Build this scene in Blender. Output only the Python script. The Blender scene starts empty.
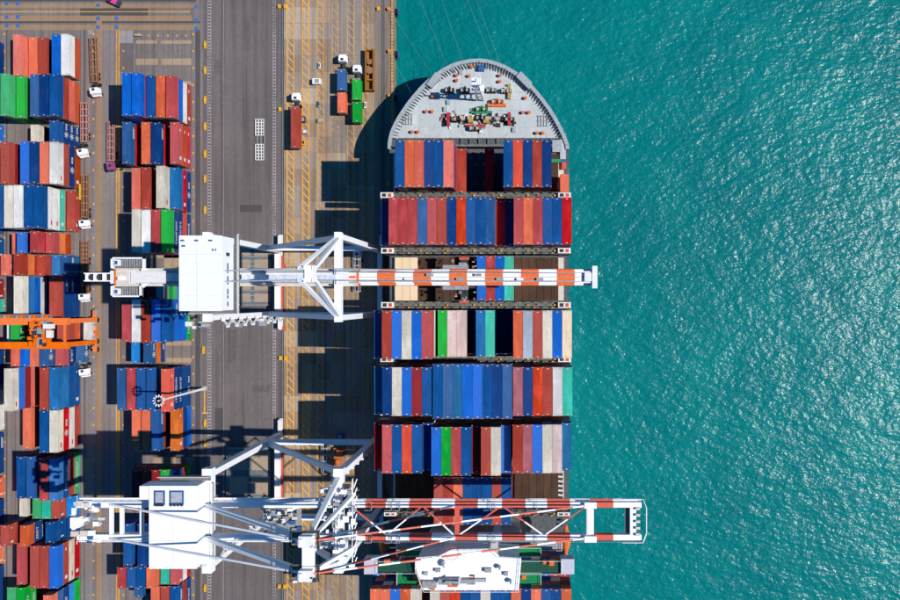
import bpy, math, random
from mathutils import Vector, Matrix
random.seed(11)
R = math.radians
C = bpy.context.scene.collection
# ------------------------------------------------------------------ camera
H = 230.0
F = 761.3
PX, PY = 530.0, 300.0            # where the straight-down ray meets the photograph
cam = bpy.data.cameras.new('camera'); co = bpy.data.objects.new('camera', cam); C.objects.link(co)
co.location = (0, 0, H); co.rotation_euler = (0, 0, 0)
cam.sensor_width = 36; cam.lens = F/900*36
cam.shift_x = -(PX-450)/900; cam.shift_y = (PY-300)/900
cam.clip_start = 1; cam.clip_end = 5000
bpy.context.scene.camera = co
# ------------------------------------------------------------------ world and sun
SUN_EL, SUN_AZ = 50.0, -1.5       # azimuth counted from +x (the sea side)
w = bpy.data.worlds.new('World'); bpy.context.scene.world = w; w.use_nodes = True
nt = w.node_tree; bgn = nt.nodes['Background']
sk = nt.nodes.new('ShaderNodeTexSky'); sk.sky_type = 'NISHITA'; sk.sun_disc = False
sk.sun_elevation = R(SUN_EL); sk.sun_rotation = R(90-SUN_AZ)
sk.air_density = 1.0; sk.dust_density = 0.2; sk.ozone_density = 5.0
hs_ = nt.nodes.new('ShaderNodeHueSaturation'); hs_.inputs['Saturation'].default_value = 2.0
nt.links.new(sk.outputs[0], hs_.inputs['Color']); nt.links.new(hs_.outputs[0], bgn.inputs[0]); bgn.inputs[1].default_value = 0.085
sl = bpy.data.lights.new('sun', 'SUN'); sl.energy = 4.6; sl.angle = R(0.53); sl.color = (1, .955, .9)
so = bpy.data.objects.new('sun', sl); C.objects.link(so)
d = Vector((math.cos(R(SUN_EL))*math.cos(R(SUN_AZ)), math.cos(R(SUN_EL))*math.sin(R(SUN_AZ)), math.sin(R(SUN_EL))))
so.rotation_euler = d.to_track_quat('Z', 'Y').to_euler(); so.location = d*300
sc = bpy.context.scene
sc.view_settings.view_transform = 'Standard'; sc.view_settings.look = 'None'
sc.view_settings.exposure = 0.1; sc.view_settings.gamma = 1
# ------------------------------------------------------------------ helpers
def S(h): return F/(H-h)
def X(px, h=0): return (px-PX)/S(h)
def Y(py, h=0): return (PY-py)/S(h)
def P(px, py, h=0): return Vector((X(px, h), Y(py, h), h))
def lin(c):
    c = c/255
    return c/12.92 if c < .04045 else ((c+.055)/1.055)**2.4
def rgb(r, g, b, k=.85): return (lin(r)*k, lin(g)*k, lin(b)*k, 1)

MATS = {}
def newmat(name):
    m = bpy.data.materials.new(name); m.use_nodes = True
    return m, m.node_tree, m.node_tree.nodes['Principled BSDF']
def N(t, typ, **kw):
    n = t.nodes.new(typ)
    for k, v in kw.items(): setattr(n, k, v)
    return n
def mixc(t, fac, a, b, mode='MIX'):
    m = N(t, 'ShaderNodeMix', data_type='RGBA', blend_type=mode)
    for sock, v in ((m.inputs[0], fac), (m.inputs[6], a), (m.inputs[7], b)):
        if isinstance(v, (int, float, tuple)): sock.default_value = v
        else: t.links.new(v, sock)
    return m.outputs[2]
def ramp(t, src, a, b, ca=0.0, cb=1.0):
    m = N(t, 'ShaderNodeMapRange'); t.links.new(src, m.inputs[0])
    m.inputs[1].default_value = a; m.inputs[2].default_value = b
    m.inputs[3].default_value = ca; m.inputs[4].default_value = cb
    return m.outputs[0]
def noise(t, vec, scale, detail=4, rough=.6):
    n = N(t, 'ShaderNodeTexNoise'); n.inputs['Scale'].default_value = scale
    n.inputs['Detail'].default_value = detail; n.inputs['Roughness'].default_value = rough
    if vec is not None: t.links.new(vec, n.inputs['Vector'])
    return n.outputs['Fac']
def mapping(t, src, scale=(1, 1, 1), rot=(0, 0, 0)):
    m = N(t, 'ShaderNodeMapping'); m.inputs['Scale'].default_value = scale
    m.inputs['Rotation'].default_value = rot
    t.links.new(src, m.inputs[0]); return m.outputs[0]

def paint(name, col, rough=.62, dirt=.35, rust=.25, spec=.12, fine=3.0):
    """weathered paint: faded patches, grime and rust, different on each object"""
    if name in MATS: return MATS[name]
    m, t, b = newmat(name)
    tc = N(t, 'ShaderNodeTexCoord'); oi = N(t, 'ShaderNodeObjectInfo')
    off = N(t, 'ShaderNodeVectorMath', operation='SCALE'); cx = N(t, 'ShaderNodeCombineXYZ')
    for i in range(3): t.links.new(oi.outputs['Random'], cx.inputs[i])
    t.links.new(cx.outputs[0], off.inputs[0]); off.inputs['Scale'].default_value = 90
    add = N(t, 'ShaderNodeVectorMath', operation='ADD')
    t.links.new(tc.outputs['Object'], add.inputs[0]); t.links.new(off.outputs[0], add.inputs[1])
    v = add.outputs[0]
    hsv = N(t, 'ShaderNodeHueSaturation'); hsv.inputs['Color'].default_value = col
    t.links.new(ramp(t, oi.outputs['Random'], 0, 1, .76 if name.startswith('container') else .94, 1.05 if name.startswith('container') else 1.0), hsv.inputs['Value'])
    t.links.new(ramp(t, oi.outputs['Random'], 0, 1, 1.06, .93), hsv.inputs['Saturation'])
    base = hsv.outputs[0]
    n1 = noise(t, mapping(t, v, (.35, .13, .35)), 1.0, 5)
    fad = tuple(min(1, c*1.35+.008) for c in col[:3])+(1,)
    base = mixc(t, ramp(t, n1, .46, .72, 0, dirt), base, fad)
    n0 = noise(t, mapping(t, v, (2.2, .22, 1)), 1.0, 4, .6)
    base = mixc(t, ramp(t, n0, .52, .72, 0, dirt*.55), base, tuple(c*.55+.008 for c in col[:3])+(1,))
    n2 = noise(t, v, .9, 6, .7)
    base = mixc(t, ramp(t, n2, .56, .74, 0, dirt*.8), base, tuple(c*.45+.006 for c in col[:3])+(1,))
    n3 = noise(t, v, fine, 5, .75)
    sp = N(t, 'ShaderNodeSeparateXYZ'); t.links.new(tc.outputs['Generated'], sp.inputs[0])
    ed = N(t, 'ShaderNodeMath', operation='SUBTRACT'); t.links.new(sp.outputs['Y'], ed.inputs[0]); ed.inputs[1].default_value = .5
    ab = N(t, 'ShaderNodeMath', operation='ABSOLUTE'); t.links.new(ed.outputs[0], ab.inputs[0])
    sm = N(t, 'ShaderNodeMath', operation='ADD'); t.links.new(n3, sm.inputs[0]); t.links.new(ramp(t, ab.outputs[0], .42, .5, 0, .13), sm.inputs[1])
    n4 = noise(t, v, .25, 3); s2 = N(t, 'ShaderNodeMath', operation='ADD'); t.links.new(sm.outputs[0], s2.inputs[0]); t.links.new(ramp(t, n4, .5, .7, -.03, .08), s2.inputs[1])
    base = mixc(t, ramp(t, s2.outputs[0], .60, .70, 0, rust), base, (.15, .062, .03, 1))
    t.links.new(base, b.inputs['Base Color'])
    t.links.new(ramp(t, n2, .3, .7, rough-.08, rough+.15), b.inputs['Roughness'])
    b.inputs['Specular IOR Level'].default_value = spec
    MATS[name] = m; return m
def flat(name, col, rough=.6, metal=0.0, var=.2, scale=1.5, spec=.3):
    if name in MATS: return MATS[name]
    m, t, b = newmat(name)
    tc = N(t, 'ShaderNodeTexCoord')
    n = noise(t, tc.outputs['Object'], scale, 5, .65)
    base = mixc(t, ramp(t, n, .38, .72, 0, 1), col, tuple(c*(1-var*1.8) for c in col[:3])+(1,))
    t.links.new(base, b.inputs['Base Color']); b.inputs['Roughness'].default_value = rough
    b.inputs['Metallic'].default_value = metal; b.inputs['Specular IOR Level'].default_value = spec
    MATS[name] = m; return m

def ground_mat(name, ca, cb, tracks=0.0, stains=.5, grain=.3, worn=None):
    """mottled pavement; tracks = streaks along the driving direction (y)"""
    m, t, b = newmat(name)
    g = N(t, 'ShaderNodeNewGeometry'); p = g.outputs['Position']
    n1 = noise(t, p, .045, 6, .62); n2 = noise(t, p, .9, 5, .7); n3 = noise(t, p, 6, 3, .7)
    base = mixc(t, ramp(t, n1, .32, .68), ca, cb)
    if tracks:
        n4 = noise(t, mapping(t, p, (.62, .012, 1)), 1.0, 4, .65)
        base = mixc(t, ramp(t, n4, .45, .68, 0, tracks), base, tuple(c*.42 for c in ca[:3])+(1,))
    n5 = noise(t, p, .16, 7, .72)
    base = mixc(t, ramp(t, n5, .60, .74, 0, stains), base, tuple(c*.38 for c in ca[:3])+(1,))
    base = mixc(t, ramp(t, n2, .35, .75, 0, grain), base, tuple(c*.55 for c in ca[:3])+(1,))
    base = mixc(t, ramp(t, n3, .6, .8, 0, grain*.6), base, tuple(min(1, c*1.5) for c in cb[:3])+(1,))
    t.links.new(base, b.inputs['Base Color']); b.inputs['Roughness'].default_value = .88
    b.inputs['Specular IOR Level'].default_value = .2
    bp = N(t, 'ShaderNodeBump'); bp.inputs['Strength'].default_value = .3; bp.inputs['Distance'].default_value = .02
    t.links.new(n3, bp.inputs['Height']); t.links.new(bp.outputs[0], b.inputs['Normal'])
    MATS[name] = m; return m
def marking(name, col, wear=.55):
    """road paint worn through to the pavement colour"""
    m, t, b = newmat(name)
    g = N(t, 'ShaderNodeNewGeometry'); p = g.outputs['Position']
    n = noise(t, p, 1.1, 6, .75); n2 = noise(t, p, .07, 3)
    a = N(t, 'ShaderNodeMath', operation='ADD'); t.links.new(n, a.inputs[0])
    t.links.new(ramp(t, n2, .35, .65, -.12, .12), a.inputs[1])
    base = mixc(t, ramp(t, a.outputs[0], .44, .66, 0, wear), col, (.15, .125, .10, 1))
    t.links.new(base, b.inputs['Base Color']); b.inputs['Roughness'].default_value = .8
    MATS[name] = m; return m

class MB:
    def __init__(s): s.v = []; s.f = []; s.m = []
    def add(s, vs, fs, mi=0):
        o = len(s.v); s.v += [tuple(v) for v in vs]
        s.f += [tuple(o+i for i in f) for f in fs]; s.m += [mi]*len(fs); return s
    def box(s, x0, y0, z0, x1, y1, z1, mi=0):
        if x0 > x1: x0, x1 = x1, x0
        if y0 > y1: y0, y1 = y1, y0
        if z0 > z1: z0, z1 = z1, z0
        return s.add([(x0,y0,z0),(x1,y0,z0),(x1,y1,z0),(x0,y1,z0),(x0,y0,z1),(x1,y0,z1),(x1,y1,z1),(x0,y1,z1)],
              [(0,3,2,1),(4,5,6,7),(0,1,5,4),(1,2,6,5),(2,3,7,6),(3,0,4,7)], mi)
    def cbox(s, c, sz, mi=0):
        return s.box(c[0]-sz[0]/2, c[1]-sz[1]/2, c[2]-sz[2]/2, c[0]+sz[0]/2, c[1]+sz[1]/2, c[2]+sz[2]/2, mi)
    def beam(s, p, q, w, h=None, mi=0, w2=None):
        """box girder from p to q, w wide across, h deep"""
        p = Vector(p); q = Vector(q); h = h or w; w2 = w2 or w
        d = (q-p).normalized(); up = Vector((0,0,1))
        if abs(d.z) > .97: up = Vector((0,1,0))
        r = d.cross(up).normalized(); u = r.cross(d).normalized()
        vs = []
        for c, ww in ((p, w), (q, w2)):
            for a, b in ((-1,-1),(1,-1),(1,1),(-1,1)): vs.append(c+r*(a*ww/2)+u*(b*h*ww/w/2))
        return s.add(vs, [(0,3,2,1),(4,5,6,7),(0,1,5,4),(1,2,6,5),(2,3,7,6),(3,0,4,7)][:], mi)
    def tube(s, p, q, r, n=8, mi=0, r2=None):
        p = Vector(p); q = Vector(q); r2 = r if r2 is None else r2
        d = (q-p).normalized(); up = Vector((0,0,1)) if abs(d.z) < .9 else Vector((0,1,0))
        a = d.cross(up).normalized(); b = a.cross(d).normalized()
        vs = []
        for c, rr in ((p, r), (q, r2)):
            for i in range(n):
                t = 2*math.pi*i/n; vs.append(c+a*(math.cos(t)*rr)+b*(math.sin(t)*rr))
        fs = [(i, (i+1) % n, n+(i+1) % n, n+i) for i in range(n)]+[tuple(range(n))[::-1], tuple(range(n, 2*n))]
        return s.add(vs, fs, mi)
    def prism(s, pts, z0, z1, mi=0):
        n = len(pts)
        vs = [(x, y, z0) for x, y in pts]+[(x, y, z1) for x, y in pts]
        fs = [(i, (i+1) % n, n+(i+1) % n, n+i) for i in range(n)]+[tuple(range(n))[::-1], tuple(range(n, 2*n))]
        return s.add(vs, fs, mi)
    def rail(s, pts, h=1.1, r=.035, mi=0, step=2.0):
        """handrail along a polyline"""
        for a, b in zip(pts, pts[1:]):
            a = Vector(a); b = Vector(b); L = (b-a).length; n = max(1, int(L/step))
            u = Vector((0,0,h))
            s.beam(a+u, b+u, r*2, mi=mi); s.beam(a+u*.5, b+u*.5, r*1.5, mi=mi)
            for i in range(n+1):
                c = a.lerp(b, i/n); s.beam(c, c+u, r*1.6, mi=mi)
        return s
    def build(s, name, mats, parent=None, loc=None, kind=None, label=None, bevel=0):
        me = bpy.data.meshes.new(name)
        o0 = Vector(loc) if loc is not None else (Vector(parent['org']) if parent is not None and 'org' in parent else Vector((0,0,0)))
        me.from_pydata([(Vector(v)-o0) for v in s.v], [], s.f)
        if not isinstance(mats, (list, tuple)): mats = [mats]
        for m in mats: me.materials.append(m)
        for p, mi in zip(me.polygons, s.m): p.material_index = mi
        me.update()
        o = bpy.data.objects.new(name, me); C.objects.link(o)
        if parent is not None:
            o.parent = parent; o['org'] = tuple(o0)
            if loc is not None and 'org' in parent: o.location = o0-Vector(parent['org'])
        elif loc is not None: o.location = loc; o['org'] = tuple(o0)
        if bevel:
            bm = o.modifiers.new('bevel', 'BEVEL'); bm.width = bevel; bm.segments = 1
        if kind: o['kind'] = kind
        if label: o['label'] = label
        return o
def tag(o, label, cat, group=None):
    o['label'] = label; o['category'] = cat
    if group: o['group'] = group
    return o
def thing(name, label, cat, loc=(0,0,0), group=None):
    o = bpy.data.objects.new(name, None); C.objects.link(o); o.location = loc; o['org'] = tuple(loc)
    return tag(o, label, cat, group)
def struct(o): o['kind'] = 'structure'; return o
def copy_tree(o, loc=None, label=None, parent=None):
    c = o.copy(); C.objects.link(c)
    if parent is not None: c.parent = parent
    if loc is not None: c.location = loc
    if label: c['label'] = label
    for ch in list(o.children): copy_tree(ch, parent=c)
    return c
ORD = ['zeroth','first','second','third','fourth','fifth','sixth','seventh','eighth','ninth','tenth','eleventh','twelfth','thirteenth','fourteenth','fifteenth','sixteenth','seventeenth','eighteenth','nineteenth','twentieth']

# ------------------------------------------------------------------ materials
asphalt = ground_mat('asphalt', (.138,.118,.114,1), (.185,.16,.155,1), tracks=.6, stains=.35, grain=.4)
lanem = ground_mat('lane_concrete', (.20,.172,.165,1), (.27,.235,.225,1), tracks=.55, stains=.5, grain=.4)
yardm = ground_mat('yard_concrete', (.165,.137,.127,1), (.25,.213,.198,1), tracks=.5, stains=.5, grain=.35)
quaym = ground_mat('quay_concrete', (.20,.155,.125,1), (.27,.215,.175,1), tracks=.5, stains=.45)
slabs = [ground_mat('slab_%s' % n, a, b, tracks=.8, stains=.5) for n, a, b in (
    ('warm', (.33,.235,.165,1), (.42,.315,.225,1)), ('grey', (.27,.22,.19,1), (.34,.29,.25,1)),
    ('pale', (.40,.33,.26,1), (.48,.40,.31,1)), ('dull', (.25,.18,.13,1), (.33,.25,.185,1)))]
beige = ground_mat('beige_strip', (.33,.24,.155,1), (.42,.32,.22,1), stains=.3)
rustband = ground_mat('runway_band', (.30,.185,.105,1), (.36,.24,.15,1), tracks=.3, stains=.4)
darkpatch = ground_mat('dark_patch', (.07,.066,.07,1), (.10,.092,.092,1))
greypatch = ground_mat('grey_patch', (.26,.25,.25,1), (.33,.31,.30,1))
yellow = marking('yellow_line', (.80,.37,.02,1), .5)
yellow2 = marking('yellow_worn', (.62,.34,.06,1), .9)
whiteln = marking('white_line', (.36,.33,.34,1), .85)
bluesq = marking('blue_square', (.03,.13,.36,1), .35)
WHITE = paint('white_steel', (.86,.86,.86,1), rough=.5, dirt=.12, rust=.05, spec=.3, fine=1.2)
WHITED = paint('white_weathered', (.74,.73,.71,1), dirt=.3, rust=.3)
GREYS = flat('grey_steel', (.33,.34,.35,1), .6, var=.25)
DARKS = flat('dark_steel', (.04,.042,.05,1), .6, var=.3)
BLACK = flat('black_rubber', (.02,.02,.022,1), .85, var=.2)
RED = flat('red_paint', (.62,.10,.055,1), .5, var=.2)
ORANGE = flat('orange_paint', (.78,.17,.03,1), .5, var=.22)
STRO = flat('boom_orange', (.80,.15,.03,1), .5, var=.12)
STRR = flat('boom_red', (.66,.12,.075,1), .5, var=.15)
YEL = flat('yellow_paint', (.75,.42,.03,1), .5, var=.2)
CREAM = flat('cream_deck', (.66,.60,.52,1), .7, var=.15)
GRAT = flat('grating', (.22,.21,.20,1), .7, var=.35, scale=4)
BLUEP = flat('blue_paint', (.03,.12,.32,1), .5)
GREENP = flat('green_paint', (.02,.30,.10,1), .5)
GLASS = flat('dark_glass', (.03,.05,.09,1), .12, var=.1, spec=.6)
ROPE = flat('rope', (.22,.30,.28,1), .9)
RUSTY = paint('rusty_steel', (.30,.14,.07,1), dirt=.6, rust=.6, fine=2)
PINKST = paint('pinkish_steel', (.42,.20,.18,1), dirt=.5, rust=.5, fine=2)
CAST = flat('corner_casting', (.42,.37,.32,1), .6)
MARK = flat('white_marking', (.62,.62,.62,1), .6, var=.1)
PAL = {
 'brick red': (178,72,58), 'coral red': (230,112,76), 'rose red': (190,78,80), 'salmon': (226,112,92),
 'bright red': (214,30,36), 'crimson': (196,24,60), 'orange': (226,118,52), 'orange red': (224,80,52), 'rust orange': (190,76,30),
 'maroon': (150,32,38), 'navy blue': (0,62,128), 'deep blue': (0,82,150), 'bright blue': (0,104,206), 'sky blue': (24,134,214),
 'slate blue': (52,100,156), 'steel blue': (42,118,182), 'sea blue': (10,100,150), 'pale steel': (170,184,200), 'cream': (226,218,200), 'off white': (232,230,226),
 'pinkish white': (228,204,198), 'pale sand': (238,212,178), 'green': (0,176,56), 'pale green': (66,176,110), 'turquoise': (64,198,172),
 'dusty mauve': (178,104,112), 'dark grey': (46,50,60), 'grey': (140,146,152), 'yellow': (226,160,30), 'teal blue': (10,88,112)}
CM = {k: paint('container_'+k.replace(' ', '_'), rgb(*v, k=.82), dirt=.8, rust=.6) for k, v in PAL.items()}

asphalt2 = ground_mat('asphalt_old', (.115,.10,.097,1), (.155,.135,.13,1), tracks=.5, stains=.6, grain=.5)
# ------------------------------------------------------------------ sea
def sea_material():
    m, t, b = newmat('sea_water')
    g = N(t, 'ShaderNodeNewGeometry'); p = g.outputs['Position']
    big = noise(t, p, .012, 4, .55); mid = noise(t, p, .06, 4, .6)
    base = mixc(t, ramp(t, big, .3, .7), (.0, .138, .145, 1), (.0, .21, .195, 1))
    base = mixc(t, ramp(t, mid, .35, .7, 0, .45), base, (.0, .125, .14, 1))
    t.links.new(base, b.inputs['Base Color'])
    b.inputs['Roughness'].default_value = .275; b.inputs['IOR'].default_value = 1.333
    b.inputs['Specular IOR Level'].default_value = .45
    wv = mapping(t, p, (1, 1.5, 1), (0, 0, R(28)))
    n0 = noise(t, mapping(t, p, (1, 1.4, 1), (0, 0, R(40))), .03, 3, .55); n1 = noise(t, wv, .13, 2, .5); n2 = noise(t, wv, .5, 2, .5); n3 = noise(t, mapping(t, p, (1, 1.3, 1), (0, 0, R(-22))), 1.2, 2, .5)
    s1 = N(t, 'ShaderNodeMath', operation='MULTIPLY_ADD'); t.links.new(n1, s1.inputs[0]); s1.inputs[1].default_value = 2.0; 
    s2 = N(t, 'ShaderNodeMath', operation='MULTIPLY_ADD'); t.links.new(n2, s2.inputs[0]); s2.inputs[1].default_value = .85
    s3 = N(t, 'ShaderNodeMath', operation='MULTIPLY'); t.links.new(n3, s3.inputs[0]); s3.inputs[1].default_value = .36
    t.links.new(s3.outputs[0], s2.inputs[2]); t.links.new(s2.outputs[0], s1.inputs[2])
    s0 = N(t, 'ShaderNodeMath', operation='MULTIPLY_ADD'); t.links.new(n0, s0.inputs[0]); s0.inputs[1].default_value = 1.4; t.links.new(s1.outputs[0], s0.inputs[2]); s1 = s0
    bp = N(t, 'ShaderNodeBump'); bp.inputs['Strength'].default_value = 1; bp.inputs['Distance'].default_value = .44
    t.links.new(s1.outputs[0], bp.inputs['Height']); t.links.new(bp.outputs[0], b.inputs['Normal'])
    return m
WZ = -3.6
struct(MB().add([(-1500,-1500,WZ),(1500,-1500,WZ),(1500,1500,WZ),(-1500,1500,WZ)], [(0,1,2,3)]).build('sea', sea_material()))
# ------------------------------------------------------------------ ground
EDGE = X(394)
g = MB(); g.box(-1400, -1400, -12, X(283), 1400, 0); yard = struct(g.build('container_yard', yardm))
g = MB(); g.box(X(283), -1400, -12, EDGE-.9, 1400, 0); apron = struct(g.build('quay_apron', quaym))
g = MB(); g.box(EDGE-.9, -1400, -12, EDGE, 1400, .22); edge = struct(g.build('quay_kerb', flat('kerb_concrete', (.30,.22,.15,1), .85, var=.3, scale=.6)))
YN, YS = Y(-30), Y(640)
def sheet(name, par, x0, y0, x1, y1, z, m):      # pixel corners of the ground plane -> thin sheet
    return MB().box(X(x0), Y(y0), z-.003, X(x1), Y(y1), z).build(name, m, par)
road = struct(MB().box(X(203), YS, .004, X(282.2), YN, .008).build('asphalt_road', asphalt))
# road edges, cable trench ladders
def ladder(px, w, name='cable_trench'):
    m = MB(); x0 = X(px)-w/2; x1 = X(px)+w/2
    m.box(x0, YS, .012, x0+.14, YN, .016); m.box(x1-.14, YS, .012, x1, YN, .016)
    y = YS
    while y < YN: m.box(x0+.14, y, .012, x1-.14, y+.32, .016); y += .95
    return m.build(name, whiteln, road)
ladder(209.3, 1.15); ladder(274.3, .95)
sheet('road_line', road, 223.4, -30, 223.8, 640, .016, whiteln)
for i, (x0, y0, x1, y1) in enumerate([(214,60,221,74),(240,205,262,212),(228,330,236,362),(252,385,270,392),(215,408,224,430),(244,20,250,52)]):
    sheet('asphalt_repair', road, x0, y0, x1, y1, .012+i*.0002, lanem if i % 3 == 0 else darkpatch) if i in (1, 4) else sheet('asphalt_repair', road, x0, y0, x1, y1, .012, asphalt2)
sheet('road_joint', road, 281, -30, 282.2, 640, .014, darkpatch)
sheet('dark_tyre_track', yard, 195.3, 30, 200.2, 700, .010, darkpatch)
blk0 = None
for i, py in enumerate([45, 70.5, 100, 126.5, 154, 179, 210, 350, 423, 443, 588, 320]):
    c = P(205.3 if py != 350 else 203.7, py)
    m = MB(); m.box(-.35, -1.15, 0, .35, 1.15, .25); m.box(-.2, -1.0, .25, .2, 1.0, .6); m.box(-.3, -.15, .6, .3, .15, .75)
    if blk0 is None:
        blk0 = m.build('crane_stopper', YEL)
        o = blk0
    else:
        o = blk0.copy(); C.objects.link(o)
    o.location = (c.x, c.y, .01)
    tag(o, 'small yellow steel stopper beside the road edge, %s of that line counted from the top' % ORD[sorted([45,70.5,100,126.5,154,179,210,350,423,443,588,320]).index(py)+1], 'stopper', 'yellow stoppers along the road')
m = MB(); m.box(X(203.9), Y(413.5), .02, X(205.2), Y(389), .06); m.box(X(202.2), Y(413.8), .02, X(207.2), Y(412.5), .061); m.build('yellow_kerb_line', yellow, road)
# apron slabs laid with open joints
cols = [283.6, 300.6, 317.2, 331.5, 346, 361.5, 374.5]
base_y = 7.0
srnd = random.Random(4)
slab_cache = {}
r = -3
while base_y+16.2*r < 620:
    for ci in range(6):
        x0, x1 = X(cols[ci]+.12), X(cols[ci+1]-.12)
        y0, y1 = Y(base_y+16.2*(r+1)-.15), Y(base_y+16.2*r+.15)
        mi = srnd.choices([0,1,2,3], [4,3,1.2,3])[0]
        if ci in (3, 4) and r < 3: mi = 1
        if ci in (0, 1) and r in (0, 1): mi = 2
        if r > 14 and ci > 1: mi = srnd.choice([3, 1])
        key = (ci, mi)
        if key not in slab_cache:
            hx, hy = (x1-x0)/2, (y1-y0)/2
            me = MB().box(-hx, -hy, 0, hx, hy, .02)
            o = me.build('concrete_slab', slabs[mi], apron); slab_cache[key] = o
        else:
            o = slab_cache[key].copy(); C.objects.link(o)
        o.location = ((x0+x1)/2, (y0+y1)/2, .001)
    r += 1
# yellow hatched lanes
for li, (a, b) in enumerate([(286.8,294.2),(302,309.4),(317,323.9),(332,338.8),(347.2,354),(362.3,368.5)]):
    mt = yellow if li < 3 else yellow2
    m = MB(); z0, z1 = .025, .029; lw = .30 if li < 2 else .2; dw = .46 if li < 2 else .3
    m.box(X(a), YS, z0, X(a)+lw, YN, z1); m.box(X(b)-lw, YS, z0, X(b), YN, z1)
    y = YS; x0, x1 = X(a)+lw, X(b)-lw; k = 0
    while y < YN-3:
        ya_, yb0_ = 1.9, 0; m.add([(x0,y+ya_,z1),(x1,y+yb0_,z1),(x1,y+yb0_+dw,z1),(x0,y+ya_+dw,z1)], [(0,1,2,3)]); y += 2.42; k += 1
    m.build('hatched_lane_marking', mt, apron)
# rails
for px, par in ((282.6, apron), (383, apron)):
    m = MB(); x = X(px)
    m.box(x-.45, YS, .021, x-.08, YN, .03, 1); m.box(x-.05, YS, .02, x+.05, YN, .10, 0); m.box(x+.08, YS, .021, x+.45, YN, .03, 1)
    m.build('crane_rail', [GREYS, darkpatch], par)
sheet('apron_joint', apron, 391, -30, 391.6, 640, .012, darkpatch)
m = MB(); y = YS
while y < YN: m.box(EDGE-.75, y, .221, EDGE-.3, y+.5, .226); y += 1.0
m.build('kerb_warning_stripes', yellow, edge)
# fenders and bollards
f0 = None
for i, py in enumerate([10.5, 53, 97, 140, 184, 228, 272, 316, 360, 404, 448, 492, 536, 580]):
    c = P(394, py); lab = 'black rubber fender with blue panel on the quay wall, %s counted from the top' % ORD[i+1]
    if f0 is None:
        f0 = thing('quay_fender', lab, 'fender', (c.x, c.y, -1.2), 'fenders on the quay wall')
        f0['org'] = (0,0,0)
        MB().tube((0,0,0), (1.05,0,0), .95, 14).build('rubber_cone', BLACK, f0)
        MB().box(1.05, -1.1, -1.2, 1.25, 1.1, 1.2).build('blue_panel', BLUEP, f0)
    else: copy_tree(f0, (c.x, c.y, -1.2), lab)
b0 = None
BL = [(388.8, 9.3), (389.3, 51.5), (389.3, 96), (389.3, 140), (389.3, 184), (389.3, 315), (389.3, 404), (389.3, 492), (389.3, 580)]
for i, (px, py) in enumerate(BL):
    c = P(px, py); lab = 'orange mooring bollard by the quay kerb, %s counted from the top' % ORD[i+1]
    if b0 is None:
        b0 = MB().tube((0,0,0), (0,0,.15), .75, 12).tube((0,0,.15), (0,0,.7), .35, 12, r2=.3).tube((0,0,.7), (0,0,.95), .55, 12, r2=.4).build('mooring_bollard', flat('bollard_orange', (.62,.26,.06,1)))
        o = b0
    else: o = b0.copy(); C.objects.link(o)
    o.location = (c.x, c.y, .02); tag(o, lab, 'bollard', 'bollards along the quay')
for px, py in ((378.5, 9.2), (281.5, 6.8), (285, 7.0), (280.5, 109.5), (280.8, 358), (285.5, 358), (279.5, 586), (285, 586)):
    pass
yb = None
for i, (px, py) in enumerate([(378.5, 9.2), (279.6, 6.8), (285.5, 7.0), (280.2, 109.5), (280.8, 358), (286, 358), (279.6, 586), (285, 586)]):
    c = P(px, py)
    if yb is None:
        yb = MB().box(-.45, -.6, 0, .45, .6, .5).box(-.3, -.45, .5, .3, .45, .8).build('yellow_rail_block', YEL); o = yb
    else: o = yb.copy(); C.objects.link(o)
    o.location = (c.x, c.y, .03)
    tag(o, ['yellow anchor block near the seaside rail at the top','yellow anchor block left of the landside rail at the top','yellow anchor block right of the landside rail at the top','yellow anchor block left of the brick red truck','yellow anchor block left of rail between the two cranes','yellow anchor block right of rail between the two cranes','yellow anchor block left of rail at the bottom','yellow anchor block right of rail at the bottom'][i], 'block', 'yellow rail blocks')
# yard runway bands and markings along the top
for (x0,y0,x1,y1,mt,z) in [(-40,-2,196,1.5,darkpatch,.010),(-40,3.6,196,7.6,rustband,.012),(-40,15.8,192,21,rustband,.012),(-40,24.8,196,29.8,rustband,.012),
        (80,8.2,148,15.4,darkpatch,.010),(95,-1,98,8,rustband,.008),(-40,20.9,200,23,darkpatch,.007),(88,29.8,93,34,greypatch,.010),
        (119.5,30.3,133,43,greypatch,.012),(119.5,43,133,72,asphalt,.010)]:
    sheet('pavement_band', yard, x0, y0, x1, y1, z, mt)
sheet('yellow_line', yard, -40, 11.2, 190, 12.0, .018, yellow)
for x0, x1 in ((116.0,117.1),(118.3,119.5)): sheet('yellow_line', yard, x0, 29.8, x1, 640, .018, yellow)
sheet('runway_band', yard, 96.5, -30, 101.8, 640, .009, rustband)
sheet('runway_edge', yard, 6.2, 20, 7.4, 640, .009, darkpatch)
sheet('truck_lane', yard, 81.0, 30, 96.2, 640, .007, lanem); sheet('truck_lane', yard, 102.1, 30, 115.8, 640, .007, lanem); sheet('oil_streak', yard, 83.2, 30, 85.6, 640, .0085, asphalt)
sheet('drain_line', yard, 134.4, 42, 134.9, 72, .02, whiteln)
for px, py in ((6.3,3.3),(17.6,3.3),(6.6,17),(17.8,17),(6.6,25.6),(17.8,25.6),(97.8,4.9),(97.8,18.4),(97.8,27),(116.4,18.4),(116.4,27),(195.8,6.3),(195.8,19.8),(196,28.6)):
    MB().box(X(px-1.9), Y(py+1.9), .014, X(px+1.9), Y(py-1.9), .022).build('blue_steel_plate', bluesq, yard)
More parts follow.
